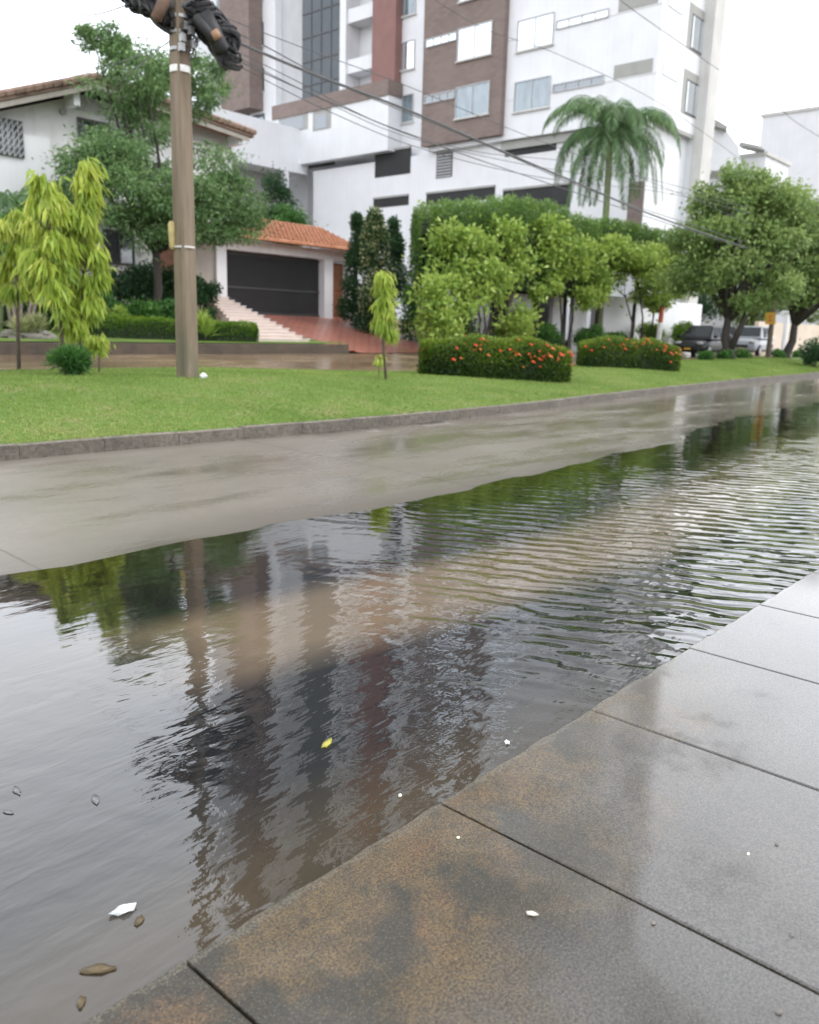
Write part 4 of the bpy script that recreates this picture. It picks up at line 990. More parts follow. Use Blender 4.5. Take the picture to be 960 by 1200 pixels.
# ------------------------------------------------------------------ trees and plants, left
tb = Vector((ony(178,330,27.3).x, 27.3, garden_z(0,27.3)))
cc = lambda px, py, v: tuple(ony(px, py, v))
tree('feathery_tree', tuple(tb), cc(185,215,27.0), (3.4,1.9,2.3), 'big feathery dark-green tree in front of the white house', leaf='L_tree', bark='bark_dark', n=46000, nb=82, br=.58, L=.17, W=.05, seed=21, r0=.17, nl=24, droop=.35, flat=.45, fork=.55, inner=.35,
     extra=[(cc(165,92,27.2),(2.1,1.2,1.3),46,.5),(cc(240,90,27.4),(.8,.8,.8),9,.42),(cc(275,250,26.4),(1.3,.9,1.3),26,.5),(cc(215,250,26.2),(2.2,.8,1.0),26,.5),(cc(110,195,27),(1.2,.9,1.1),16,.5),(cc(238,120,27),(.6,.6,.5),6,.4),(cc(120,45,27.2),(.9,.6,.4),7,.3)])
def weeper(name, base, cols, label, seed, n, L=.26, W=.055, group=None, r0=.03, leaf='L_lime'):
    # a young tree whose long leaves hang in tiers
    rng = np.random.default_rng(seed); t = root(name, tuple(base), label, 'sapling', group)
    Ps = []; Ds = []; Ts = []; mb = MB()
    for (b0, tip, z0, rad) in cols:
        b0 = Vector(b0); tip = Vector(tip); k = int(n/len(cols)); midp = b0.lerp(tip,.5)+Vector((rng.normal()*.05, rng.normal()*.05, 0))
        mb.tube([b0-Vector((0,0,.1)), midp, tip], [r0*1.3, r0, r0*.35], 7)
        nt_ = max(5, int((tip.z-z0)/.17)); tiers = []
        for i in range(nt_):
            f = i/(nt_-1); z = z0+(tip.z-z0)*f; R = rad*(.45+.75*math.sin(PI*min(1,(.15+f*.85))**.9))*(1 if f < .9 else .75)
            for j in range(3):
                a = rng.random()*6.28; tiers.append((b0.x+(tip.x-b0.x)*((z-b0.z)/(tip.z-b0.z))+math.cos(a)*R*rng.uniform(.2,1), b0.y+(tip.y-b0.y)*((z-b0.z)/(tip.z-b0.z))+math.sin(a)*R*rng.uniform(.2,1), z+rng.normal()*.05, rng.random()))
        tiers = np.array(tiers); q = rng.integers(0, len(tiers), k)
        P = tiers[q,:3]+rng.normal(size=(k,3))*np.array([.06,.06,.045]); ax = np.array([midp.x, midp.y, 0])
        D = (P-ax); D[:,2] = 0; D = D/(np.linalg.norm(D,axis=1,keepdims=True)+.1)*.45+rng.normal(size=(k,3))*.28; D[:,2] -= 1.0
        Ps.append(P); Ds.append(D); Ts.append(.35+.3*tiers[q,3]+rng.normal(size=k)*.15+.15*(P[:,2]-z0)/(tip.z-z0)-.1)
        for tr in tiers[::3]:
            zz = tr[2]; f = (zz-b0.z)/(tip.z-b0.z); c = b0.lerp(tip, f-.04); mb.tube([c, Vector(tr[:3])], .008, 4)
    mb.build('trunk', 'bark', t, smooth=True)
    P = np.vstack(Ps); D = np.vstack(Ds); T = np.concatenate(Ts); nn = len(P)
    leaves('crown', P, D, L*(.6+.7*rng.random(nn)), W, T, leaf, t, rng=rng); return t
b1 = hit(84, 440); d1 = math.hypot(b1.x, b1.y)
S = lambda px, py, dd=0: ond(px, py, d1+dd)
weeper('lime_sapling', S(84,440), [(S(78,436),S(52,215),S(60,352).z,.38)], 'lime-green drooping sapling with the leaning stem, left of the taller one', 31, 2500)
weeper('lime_sapling', S(93,440,.15), [(S(93,436,.2),S(102,196,.2),S(100,376).z,.28)], 'tallest lime-green drooping sapling beside the pole, with hanging leaf tiers', 32, 2900)
weeper('lime_sapling', S(18,430,1.6), [(S(22,430,1.6),S(14,250,1.6),S(16,330).z,.46)], 'lime-green drooping sapling cut off by the left edge of the photo', 33, 1800)
bb = S(85,442); bb.z = lawn_z(bb.x, bb.y)
sproutbush('tuft_bush', tuple(bb), .34, .34, .42, 'small round dark-green tuft at the foot of the lime saplings', 'L_bush', 2600, .16, .02, 41, lumps=9, up=1.0)
sp_ = hit(115, 436, lo=12); spp = ond(115, 425, d1+.9); spp.z = lawn_z(spp.x, spp.y)
weeper('lime_seedling', tuple(spp), [(spp, Vector((spp.x,spp.y,ond(115,394,d1+.9).z)), ond(115,408,d1+.9).z, .13)], 'tiny lime-green seedling right of the round tuft', 34, 330, .14, .04, r0=.012)
sb_ = hit(453, 445); ds = math.hypot(sb_.x, sb_.y)
weeper('lime_sapling', tuple(sb_), [(sb_, ond(450,322,ds), ond(452,388,ds).z, .17)], 'lone slim lime-green sapling on the open lawn before the driveway', 35, 1000, .22, .045, r0=.025)
s2 = ond(445, 432, ds+.1); s2.z = lawn_z(s2.x, s2.y)
weeper('lime_seedling', tuple(s2), [(s2, ond(446,418,ds+.1), ond(446,424,ds+.1).z, .07)], 'tiny pale sprout beside the lone sapling on the lawn', 36, 60, .12, .04, r0=.008)
# plumeria cluster at the far left with a rock base
fb = Vector((ony(28,388,24.6).x, 24.6, 1.1))
fr = root('frangipani', tuple(fb), 'bare-stemmed frangipani with several pale slanting trunks at far left', 'tree')
m = MB()
for (x0_, x1_, y1_) in ((14,2,305),(18,12,315),(24,26,310),(30,44,318),(34,52,322),(20,4,345)):
    m.tube([ony(x0_,388,24.6), ony((x0_+x1_)/2,350,24.6), ony(x1_,y1_,24.6)], .055, 6, .035)
m.build('trunk', 'bark_pale', fr, smooth=True)
rng = np.random.default_rng(51); cs, rs = clumps(rng, cc(25,285,24.6), (1.3,.8,.8), 18, .5, .6, .3); P, D, T = fill(rng, cs, rs, 4200, up=.1)
leaves('crown', P, D, .24, .08, T, 'L_bush', fr, rng=rng)
m = MB(); m.blob((fb.x,fb.y-.3,1.12), .75,.4,.22,14,8,.16,3); o = m.build('garden_rock', 'rock', loc=(fb.x,fb.y-.3,1.1)); prop(o, 'grey rock mound around the frangipani stems', 'rock')
def palm(name, base, crown, nf, fl, label, seed, leaf='L_palm', r0=.16, droopk=1.0, up0=.9, nl=34, w=.05, ll=.75, tr='palmbark'):
    rng = np.random.default_rng(seed); t = root(name, tuple(base), label, 'palm'); m = MB(); base = Vector(base); crown = Vector(crown)
    m.tube([base-Vector((0,0,.2)), base.lerp(crown,.2), base.lerp(crown,.6), crown-Vector((0,0,.9)), crown], [r0*1.3,r0,r0*.95,r0*.9,r0*.5], 12); m.build('trunk', tr, t, smooth=True)
    for k in range(nf):
        a = 2*PI*k/nf*2.4+rng.random()*.4; el = up0*(1-(k/nf)*1.15); Lf = fl*rng.uniform(.85,1.1)
        dh = Vector((math.cos(a), math.sin(a), 0)); pts = []; p = crown.copy(); e = el
        for s_ in range(11):
            pts.append(p.copy()); p = p+(dh*math.cos(e)+Vector((0,0,math.sin(e))))*Lf/10; e -= (.24*droopk)*(1+.4*s_/10)
            e = max(e, -1.45)
        fm = MB(); fm.tube(pts, .03, 5, .008); side = dh.cross(Vector((0,0,1)))
        for s_ in range(nl):
            f_ = (s_+1.5)/(nl+1.5)*10; i_ = int(min(f_,9)); pp = pts[i_].lerp(pts[i_+1], f_-i_) ; tg = (pts[i_+1]-pts[i_]).normalized()
            lw = ll*math.sin(PI*(.12+.86*(s_/nl)))**.6
            for sd in (-1,1):
                for rep in (0,1):
                    dr = (side*sd*(.75 if rep else .9)+tg*.45+Vector((0,0,-.55-.3*rng.random()+(.25 if rep else 0)))).normalized(); q = pp+dr*lw*rng.uniform(.75,1.05); q.z -= lw*.18
                    md = pp+dr*lw*.5; wv3 = tg*w*.5; n0 = len(fm.v)
                    fm.v += [tuple(pp), tuple(md+wv3), tuple(q), tuple(md-wv3)]; fm.f.append((n0,n0+1,n0+2,n0+3))
        o = fm.build('frond', leaf, t); me = o.data; at = me.attributes.new('tint','FLOAT','FACE'); at.data.foreach_set('value', np.clip(.35+rng.normal(size=len(me.polygons))*.15+.25*(1-k/nf)-.1+(.1*rng.random()),0,1).astype(np.float32))
    return t
palm('garden_palm', (ony(-5,390,26).x, 26, 1.1), cc(15,238,26), 16, 2.1, 'low garden palm with arching fronds behind the lime saplings at left', 61, nl=22, ll=.5, up0=1.0, r0=.12)
palm('garden_palm', (ony(95,370,27.8).x, 27.8, 1.4), cc(60,228,27.8), 12, 1.6, 'smaller palm whose fronds reach the house wall between the saplings', 62, nl=20, ll=.45, up0=1.0, r0=.1)
# low hedge and garden shrubs
ha = ony(118,383,24.3); hb = ony(292,395,23.6)
hedge('clipped_hedge', [(ha.x,25.2,.42),((ha.x+hb.x)/2,24.4,.42),(hb.x-.3,23.6,.42)], .62, 'low neatly clipped bright green hedge along the garden wall', 'L_low', 14000, .07, .035, 71, zf=garden_z)
for i, (px, py, v, rx, h, lf, n_, lab) in enumerate([
    (112,372,26.8,1.0,1.3,'L_bush',2600,'mid-green bush behind the left end of the low hedge'),
    (138,350,26.2,.42,1.0,'L_yel',1400,'pale upright bush standing just above the low hedge'),
    (165,372,27.2,.95,1.1,'L_bush',2600,'green bush behind the middle of the low hedge, left of the pole'),
    (192,370,26.4,.85,1.2,'L_bush',2400,'bright green bush behind the low hedge next to the pole'),
    (30,392,26.5,1.6,1.5,'L_dark',3800,'dark bush behind the frangipani stems'),
    (72,392,27.5,1.3,1.5,'L_dark',3400,'dark bush between the frangipani and the bright bushes'),
    (240,372,27.2,.7,2.3,'L_dark',3200,'tall dark shrub just right of the pole by the staircase'),
    (150,330,28.8,1.6,2.4,'L_dark',5200,'large dark shrub under the feathery tree at the porch'),
    (195,330,28.6,1.2,2.2,'L_dark',4200,'dark shrub under the tree before the brown front door'),
    (-30,385,27,1.8,2.3,'L_dark',3800,'dark bush mass at the left edge of the garden')]):
    q = ony(px, py, v); sproutbush('garden_shrub', (q.x, v, garden_z(q.x, v)-.05), rx, rx*.8, h, lab, lf, n_, .15, .06, 80+i, lumps=14)
for i, (px, lab) in enumerate([(30,'spiky pale tuft near the frangipani rock'),(44,'spiky pale tuft furthest right beside the frangipani rock')]):
    q = ony(px,392,23.9); sproutbush('grass_tuft', (q.x,23.9,garden_z(q.x,23.9)), .25,.25,.45, lab, 'L_var', 260, .4, .03, 120+i, lumps=3, up=1.4, cat='plant', stems=2)
q = ony(247,390,23.3); sproutbush('grass_tuft', (q.x,23.6,garden_z(q.x,23.6)), .28,.28,.8, 'spiky yellow-green plant at the left foot of the staircase', 'L_yel', 380, .5, .03, 124, lumps=3, up=1.4, cat='plant', stems=2)
for i, (px, py, v, rx, h, n_, lab) in enumerate([(322,242,44,.9,4.0,3200,'dark slender tree behind the garage roof, left one'),(340,268,42,.9,2.6,2200,'dark variegated shrub rising behind the garage roof')]):
    q = ony(px, py, v); b_ = (q.x, v, q.z-h*.5 if False else 2.0); 
    tree('courtyard_tree', b_, tuple(q), (.9,.8,1.9 if i == 0 else 1.1), lab, leaf='L_dark' if i == 0 else 'L_bush', bark='bark_dark', n=n_*2, nb=20, br=.5, L=.2, W=.08, seed=130+i, r0=.08, nl=8)
# ------------------------------------------------------------------ conical shrubs by the garage
def cone(name, px, pyt, v, rx, label, leaf, seed, n, zb=.9, mat2=None, L=.16, W=.07, split=.5):
    rng = np.random.default_rng(seed); q = ony(px, pyt, v); base = (q.x, v, zb); hgt = q.z-zb
    t = root(name, base, label, 'shrub'); K = 46; f = rng.random(K)**.8; a = rng.random(K)*6.28
    prof = np.clip(1.15*(1-f**2.2), .12, 1)*(.75+.3*rng.random(K))
    cs = np.stack([q.x+np.cos(a)*prof*rx*.6, v+np.sin(a)*prof*rx*.6, zb+.2+f*(hgt-.35)],1); rs = np.stack([rx*.42*(1.1-f*.6)]*3,1); rs[:,2] *= 1.2
    P, D, T = fill(rng, cs, rs, n, up=.5); leaves('foliage', P, D, L, W, T, leaf, t, rng=rng)
    if mat2:
        kk_ = f > split; P, D, T = fill(rng, cs[kk_], rs[kk_]*1.12, n//3, up=.4); leaves('pale_foliage', P, D, L, W, T, mat2, t, rng=rng)
    m = MB(); m.tube([(q.x,v,zb-.1),(q.x,v,zb+hgt*.8)], .08, 6, .03); m.build('stem', 'bark_dark', t); return t
cone('conical_shrub', 419, 252, 28.2, .95, 'dark conical shrub next to the brown side door', 'L_dark', 141, 9000, L=.14)
cone('conical_shrub', 440, 246, 26.8, 1.15, 'cone-shaped shrub crowned with cream variegated leaves', 'L_dark', 142, 9000, mat2='L_var', split=.25, L=.16)
cone('conical_shrub', 462, 255, 27.6, .95, 'dark pointed shrub right of the cream variegated one', 'L_dark', 143, 8000, L=.14)
cone('conical_shrub', 500, 254, 24.8, 1.1, 'broad mid-green shrub under the left end of the tall hedge', 'L_bush', 144, 13000, mat2='L_var', split=.6)
q = ony(505,398,23.6); sproutbush('variegated_shrub', (q.x,23.6,.85), 1.05,.8,1.75, 'low cream and green shrub at the right foot of the driveway', 'L_var', 3800, .15, .06, 145, lumps=14)
# tall clipped hedge: two tiers on trunks
za_ = ony(485,340,23.2).z
q0 = ony(492,240,22.6); q1 = ony(596,232,22.9); q2 = ony(688,262,23.1)
x_a, x_b, x_c = ony(514,340,23).x, ony(596,340,23).x, ony(684,340,23).x
def hh(s): return np.interp(s, [0, 3, 7, 12, 16, 19], [0, 0, 0, 0, 0, 0])
zbase = ony(560,338,23).z
tops = [(x_a-.3, ony(492,236,23).z), (x_b, ony(590,231,23).z), (ony(640,245,23).x, ony(640,243,23).z), (x_c, ony(688,263,23).z)]
def htop(s): return np.interp(np.asarray(s,float)+x_a, [p[0] for p in tops], [p[1] for p in tops])-zbase
ht, P_, D_, zr_ = hedge('tall_clipped_hedge', [(x_a,23.0,.95),(x_b,23.0,.95),(x_c-.5,23.1,.9)], htop, 'tall flat-topped clipped hedge screening the tower podium', 'L_hedge', 42000, .12, .06, 151, z0=zbase, bulge=.06, round_=.28)
m = MB()
for px in (515, 545, 590, 628, 662): x = ony(px,360,23).x; m = MB(); m.tube([(x,23,.5),(x+.1,23.05,zbase+.4)], .12, 7, .09); m.build('trunk', 'bark_dark', ht)
x_d, x_e = ony(700,300,23.2).x, ony(772,300,23.2).x; zb2 = ony(730,318,23.2).z
h2, *_ = hedge('clipped_hedge', [(x_d,23.1,.8),(x_e,23.1,.8)], ony(735,264,23.1).z-zb2, 'lower clipped hedge in front of the royal palm trunk', 'L_hedge', 13000, .13, .065, 152, z0=zb2, bulge=.06, round_=.28)
m = MB()
for px in (702, 745): x = ony(px,360,23).x; m = MB(); m.tube([(x,23.1,.5),(x+.1,23.1,zb2+.3)], .12, 7, .09); m.build('trunk', 'bark_dark', h2)
# palm before the tower
pbse = ony(711,262,23.75)
palm('royal_palm', (pbse.x, 23.75, .6), cc(716,158,23.75), 30, 5.0, 'tall royal palm with drooping fronds in front of the white tower', 63, nl=40, ll=.95, r0=.19, up0=1.5, w=.085, droopk=1.05)
# ------------------------------------------------------------------ yellow-green trees beyond the street
def multi(name, px, v, stems, crowns, label, seed, n, leaf='L_yel', r=.05, L=.13, W=.07, zb=None, bark='bark_dark', cat='tree'):
    rng = np.random.default_rng(seed); bx = ony(px,395,v).x; zb_ = (street_z(bx,v)+.1 if zb is None else zb); base = Vector((bx,v,zb_))
    t = root(name, tuple(base), label, cat); m = MB(); cs = []; rs = []
    for c, ra, k, b2 in crowns:
        c2, r2 = clumps(rng, c, ra, k, b2, .65, .25); cs.append(c2); rs.append(r2)
    cs = np.vstack(cs); rs = np.vstack(rs)
    for (x0_, x1_, y1_) in stems:
        q0 = ony(x0_,395,v); q0.z = zb_-.1; q1 = ony(x1_,y1_,v); md = q0.lerp(q1,.5)+Vector((rng.normal()*.1,rng.normal()*.15,0)); m.tube([q0,md,q1], r*1.2, 6, r*.6)
        for _ in range(5):
            tt = cs[rng.integers(len(cs))]; m.tube([q1-Vector((0,0,.1)), q1.lerp(Vector(tt),.5)+Vector((0,0,.1)), Vector(tt)], r*.45, 5, r*.15)
    m.build('trunk', bark, t, smooth=True)
    P, D, T = fill(rng, cs, rs, n, up=.15); kx = rng.integers(0, len(cs), n//3); P2 = cs[kx]+rng.normal(size=(n//3,3))*rs[kx]*1.0; P = np.vstack([P,P2]); D = np.vstack([D, rng.normal(size=(n//3,3))]); T = np.concatenate([T, .5+rng.normal(size=n//3)*.22]); n = len(P); leaves('crown', P, D, L*(.6+.8*rng.random(n)), W, T, leaf, t, rng=rng); return t
multi('leafy_tree', 565, 21.9, [(552,540,345),(560,556,335),(566,575,330),(572,590,340),(562,566,352)], [(cc(550,320,21.9),(2.3,1.2,1.5),34,.42),(cc(515,350,21.4),(1.5,.9,1.5),20,.42),(cc(605,305,22.1),(1.5,.9,1.2),18,.4),(cc(535,283,22),(1.3,.8,.6),18,.38),(cc(590,272,22),(1.2,.7,.5),14,.36),(cc(610,375,21.6),(1.5,.7,.5),9,.36),(cc(520,385,21.4),(1.3,.7,.6),9,.36),(cc(575,330,21.5),(1.6,.7,.9),8,.4)], 'yellow-green tree with fanning slim stems behind the larger flowering hedge', 161, 9500, L=.23, W=.12)
multi('leafy_tree', 662, 22.0, [(660,655,330),(664,672,335)], [(cc(655,300,22),(2.1,.9,1.2),26,.42),(cc(690,305,22),(1.3,.8,1.0),13,.4),(cc(640,272,22),(1.2,.7,.5),14,.36),(cc(640,345,21.7),(1.3,.7,.7),7,.36),(cc(685,350,21.7),(.9,.7,.5),8,.34)], 'yellow-green tree before the dark gateway, between the two flowering hedges', 162, 5600, L=.23, W=.12)
multi('leafy_tree', 750, 21.6, [(738,732,345),(752,748,330),(762,770,335)], [(cc(750,312,21.6),(2.6,1.1,1.4),34,.42),(cc(795,325,21.4),(1.5,.9,1.1),17,.42),(cc(722,292,21.8),(1.5,.9,.7),18,.38),(cc(765,350,21.6),(2.0,.9,.6),11,.38),(cc(700,335,21.8),(.9,.7,.8),12,.36)], 'yellow-green tree with thin dark stems above the smaller flowering hedge', 163, 9500, L=.23, W=.12)
q = ony(772,395,21.2); pt2 = root('painted_trunk_tree', (q.x,21.2,.75), 'slender tree with an orange and white painted trunk beside the black car', 'tree')
m = MB(); m.tube([(q.x,21.2,.65),(q.x+.05,21.2,ony(774,378,21.2).z)], .14, 8); m.build('painted_base', 'paintwhite', pt2); m = MB(); m.tube([(q.x+.05,21.2,ony(774,378,21.2).z),(q.x+.08,21.2,ony(774,360,21.2).z)], .13, 8); m.build('orange_band', 'orange', pt2); m = MB(); m.tube([(q.x+.08,21.2,ony(774,360,21.2).z),(q.x+.2,21.2,ony(778,310,21.2).z)], .12, 8, .07); m.build('trunk', 'bark', pt2)
rng = np.random.default_rng(170); cs, rs = clumps(rng, cc(782,305,21.2), (1.2,.9,.8), 14, .45, .7, .3); P, D, T = fill(rng, cs, rs, 5000); leaves('crown', P, D, .14, .07, T, 'L_yel', pt2, rng=rng)
for i, (px, v, rx, h, lf, lab) in enumerate([
    (598,22.6,1.3,1.5,'L_yel','pale bush in front of the white wall, under the fanning stems'),
    (540,22.9,1.4,1.9,'L_bush','green bush behind the left part of the larger flowering hedge'),
    (640,22.6,1.2,1.2,'L_bush','leafy bush below the dark gateway'),
    (690,22.4,1.3,1.25,'L_bush','bright green bush below the white wall between the hedges'),
    (724,22.2,.8,1.0,'L_bush','small green bush at the foot of the thin dark stems'),
    (762,22.8,1.2,1.7,'L_low','yellowish bush against the white wall behind the painted trunk'),
    (800,23.0,1.5,2.0,'L_low','bright yellow-green bush right behind the black car')]):
    q = ony(px,395,v); sproutbush('street_shrub', (q.x,v,.72), rx, .8, h, lab, lf, 3600, .15, .07, 180+i, lumps=14)
# ------------------------------------------------------------------ flowering hedges on the lawn
fl_me = None
def flowerhead(parent, p, sc, mat):
    global fl_me
    if fl_me is None: fl_me = {}
    if mat not in fl_me:
        m = MB(); rg = random.Random(4)
        for k in range(26):
            th = rg.random()*6.28; ph = rg.random()*1.5; d = Vector((math.cos(th)*math.sin(ph), math.sin(th)*math.sin(ph), math.cos(ph))); c = d*.055; s1 = d.orthogonal().normalized()*.022; s2 = d.cross(s1)
            m.poly([c+s1, c+s2, c-s1, c-s2])
        me = bpy.data.meshes.new('flower_head'); me.from_pydata([tuple(v) for v in m.v], [], m.f); me.materials.append(M[mat]); fl_me[mat] = me
    o = bpy.data.objects.new('flower_head', fl_me[mat]); C.objects.link(o); o.parent = parent; o.location = Vector(p)-off[parent]; o.scale = (sc,sc,sc); return o
def ixora(xl, xr, yb, yt, label, seed, nfl, n, hw=.62):
    a = hit(xl, yb-5, lo=10); b_ = hit(xr, yb, lo=10); mdp = hit((xl+xr)/2, yb, lo=10)
    d = math.hypot(mdp.x, mdp.y); rt = Vector(w3(1,0,0)); fw = Vector(w3(0,1,0))
    half = (xr-xl)/2/F*d; c = mdp+fw*hw*.9; h = ond((xl+xr)/2, yt, d+hw).z-mdp.z
    dirh = (rt*.92+Vector((1,0,0))*.25); dirh.normalize(); hl = half-hw*.92
    e0 = c-dirh*hl; e1 = c+dirh*hl
    t, P, D, zr = hedge('flowering_hedge', [(e0.x,e0.y,hw),(c.x,c.y,hw),(e1.x,e1.y,hw)], h, label, 'L_ixora', n, .085, .045, seed, group=None, round_=.8, bulge=.16, zf=lawn_z, endp=1.0)
    rg = np.random.default_rng(seed); tc = Vector(w3(0,-1,0))
    side = (D @ np.array(tc)); idx = np.where((zr > .3) & (side > .1))[0]; xs = (P-np.array(c)) @ np.array(rt)
    w_ = np.exp(np.clip(xs[idx], -half, half)/half*.9)*(.3+(zr[idx] > .55)); w_ /= w_.sum(); pick = rg.choice(idx, nfl, replace=False, p=w_)
    for i in pick: flowerhead(t, P[i]+np.array(tc)*.05, rg.uniform(.5,1.25), 'flower' if rg.random() < .6 else 'flower_dk')
    return t
ixora(501,664,444,399,'larger clipped hedge dotted with red-orange blooms, nearer the sapling',191,120,22000,.72)
ixora(688,794,432,399,'smaller clipped hedge with a few orange blooms, next to the black car',192,62,14000,.66)
q = hit(790,433,lo=12); m = MB(); m.blob((q.x,q.y,q.z+.06), .13,.10,.12,10,6,.25,8); o = m.build('hedge_stone', simple('pale_stone', (.45,.36,.25), .8, .2, 8), loc=tuple(q)); prop(o, 'pale stone at the right-hand end of the smaller flowering hedge', 'stone')
# ------------------------------------------------------------------ right-hand street trees
tb = onlawn(856,415); td = math.hypot(tb.x,tb.y); T_ = lambda px, py, dd=0: tuple(ond(px,py,td+dd))
rt_ = tree('street_tree', tuple(tb), T_(850,285), (2.2,2.0,2.3), 'large rounded street tree with a dark forked trunk in front of the parked cars', leaf='L_right', bark='bark_dark', n=26000, nb=60, br=.52, L=.20, W=.10, seed=207, r0=.22, nl=26, fork=.36, inner=.45,
     extra=[(T_(872,218),(1.3,1.1,.8),20,.42),(T_(812,285),(1.2,1.1,1.1),20,.42),(T_(803,330),(1.0,1,.9),13,.4),(T_(912,262),(1.4,1.3,1.6),34,.46),(T_(915,325),(1.0,1,.7),12,.4),(T_(868,352),(1.2,1.0,.4),9,.38),(T_(838,235),(.9,.9,.6),10,.4)])
m = MB(); m.tube([tb+Vector((0,0,.5)), ond(872,375,td-.1), ond(884,340,td)], [.17,.13,.09], 7); m.build('limb', 'bark_dark', rt_, smooth=True)
tb2 = onlawn(921,415); td2 = math.hypot(tb2.x,tb2.y); T2 = lambda px, py, dd=0: tuple(ond(px,py,td2+dd))
tree('street_tree', tuple(tb2), T2(955,295), (2.1,2.0,2.8), 'leaning street tree cut off by the right edge of the photo', leaf='L_right', bark='bark_dark', n=26000, nb=80, br=.55, L=.20, W=.10, seed=202, r0=.22, nl=18, fork=.32, inner=.3, extra=[(T2(925,250),(1.5,1.2,1.0),14,.6),(T2(1000,290),(2,2,2.3),20,.8)])
for i, (px, d, w, pyt, lab) in enumerate([(815,74,3.6,232,'dark green tree behind the right-hand street trees beside the tower pier'),(890,82,4.5,262,'far mid-green tree showing between the two street trees'),(950,88,5,230,'far green tree beyond the cream wall at the right edge')]):
    q = ond(px, pyt, d); c_ = ond(px, (pyt+390)/2, d); tree('background_tree', (q.x,q.y,.6), tuple(c_), (w*.8,w*.8,(q.z-c_.z)*.85), lab, leaf='L_dark' if i == 0 else 'L_right', bark='bark_dark', n=12000, nb=40, br=1.3, L=.32, W=.16, seed=210+i, r0=.25, nl=10)
for i, (px, py, rx, lab) in enumerate([(828,417,.6,'low ground plant left of the forked street tree trunk'),(850,420,.8,'low leafy plant at the foot of the forked street tree'),(872,419,.6,'low plant between the forked tree and the sign post'),(912,414,.7,'low plant between the sign post and the leaning tree'),(938,412,.9,'low plant beneath the leaning tree')]):
    q = onlawn(px, py); sproutbush('ground_plant', tuple(q), rx, .4, .34, lab, 'L_bush', 700, .14, .07, 220+i, lumps=7, stems=2, cat='plant')
q = ond(957,412,44); q.z=lawn_z(q.x,q.y) if q.y < LB else street_z(q.x,q.y); sproutbush('street_shrub', tuple(q), .9,.8,1.5, 'dark rounded bush at the right edge beyond the leaning tree', 'L_dark', 2600, .14,.07,230,lumps=10)
# wooden post with a yellow plate
q = onlawn(900,418); dq = math.hypot(q.x,q.y)
sg = root('sign_post', tuple(q), 'weathered wooden post carrying a small yellow plate beside the parked cars', 'sign')
zt2 = ond(902,352,dq).z; m = MB(); m.tube([q-Vector((0,0,.2)), Vector((q.x,q.y,zt2))], .13, 8, .11); m.build('shaft', 'bark', sg)
a = ond(897,366,dq-.16); b_ = ond(909,380,dq-.16); m = MB(); m.poly([a, ond(909,366,dq-.16), b_, ond(897,380,dq-.16)], tuple(Vector(w3(0,1,0))*.02)); pl_ = m.build('yellow_plate', 'yellow', sg)
m = MB(); m.poly([ond(900,370,dq-.17), ond(905.5,369,dq-.17), ond(903,373,dq-.17), ond(906,377,dq-.17), ond(900,377,dq-.17), ond(903,374,dq-.17)], tuple(Vector(w3(0,1,0))*.004)); m.build('plate_marking', 'orange', pl_)
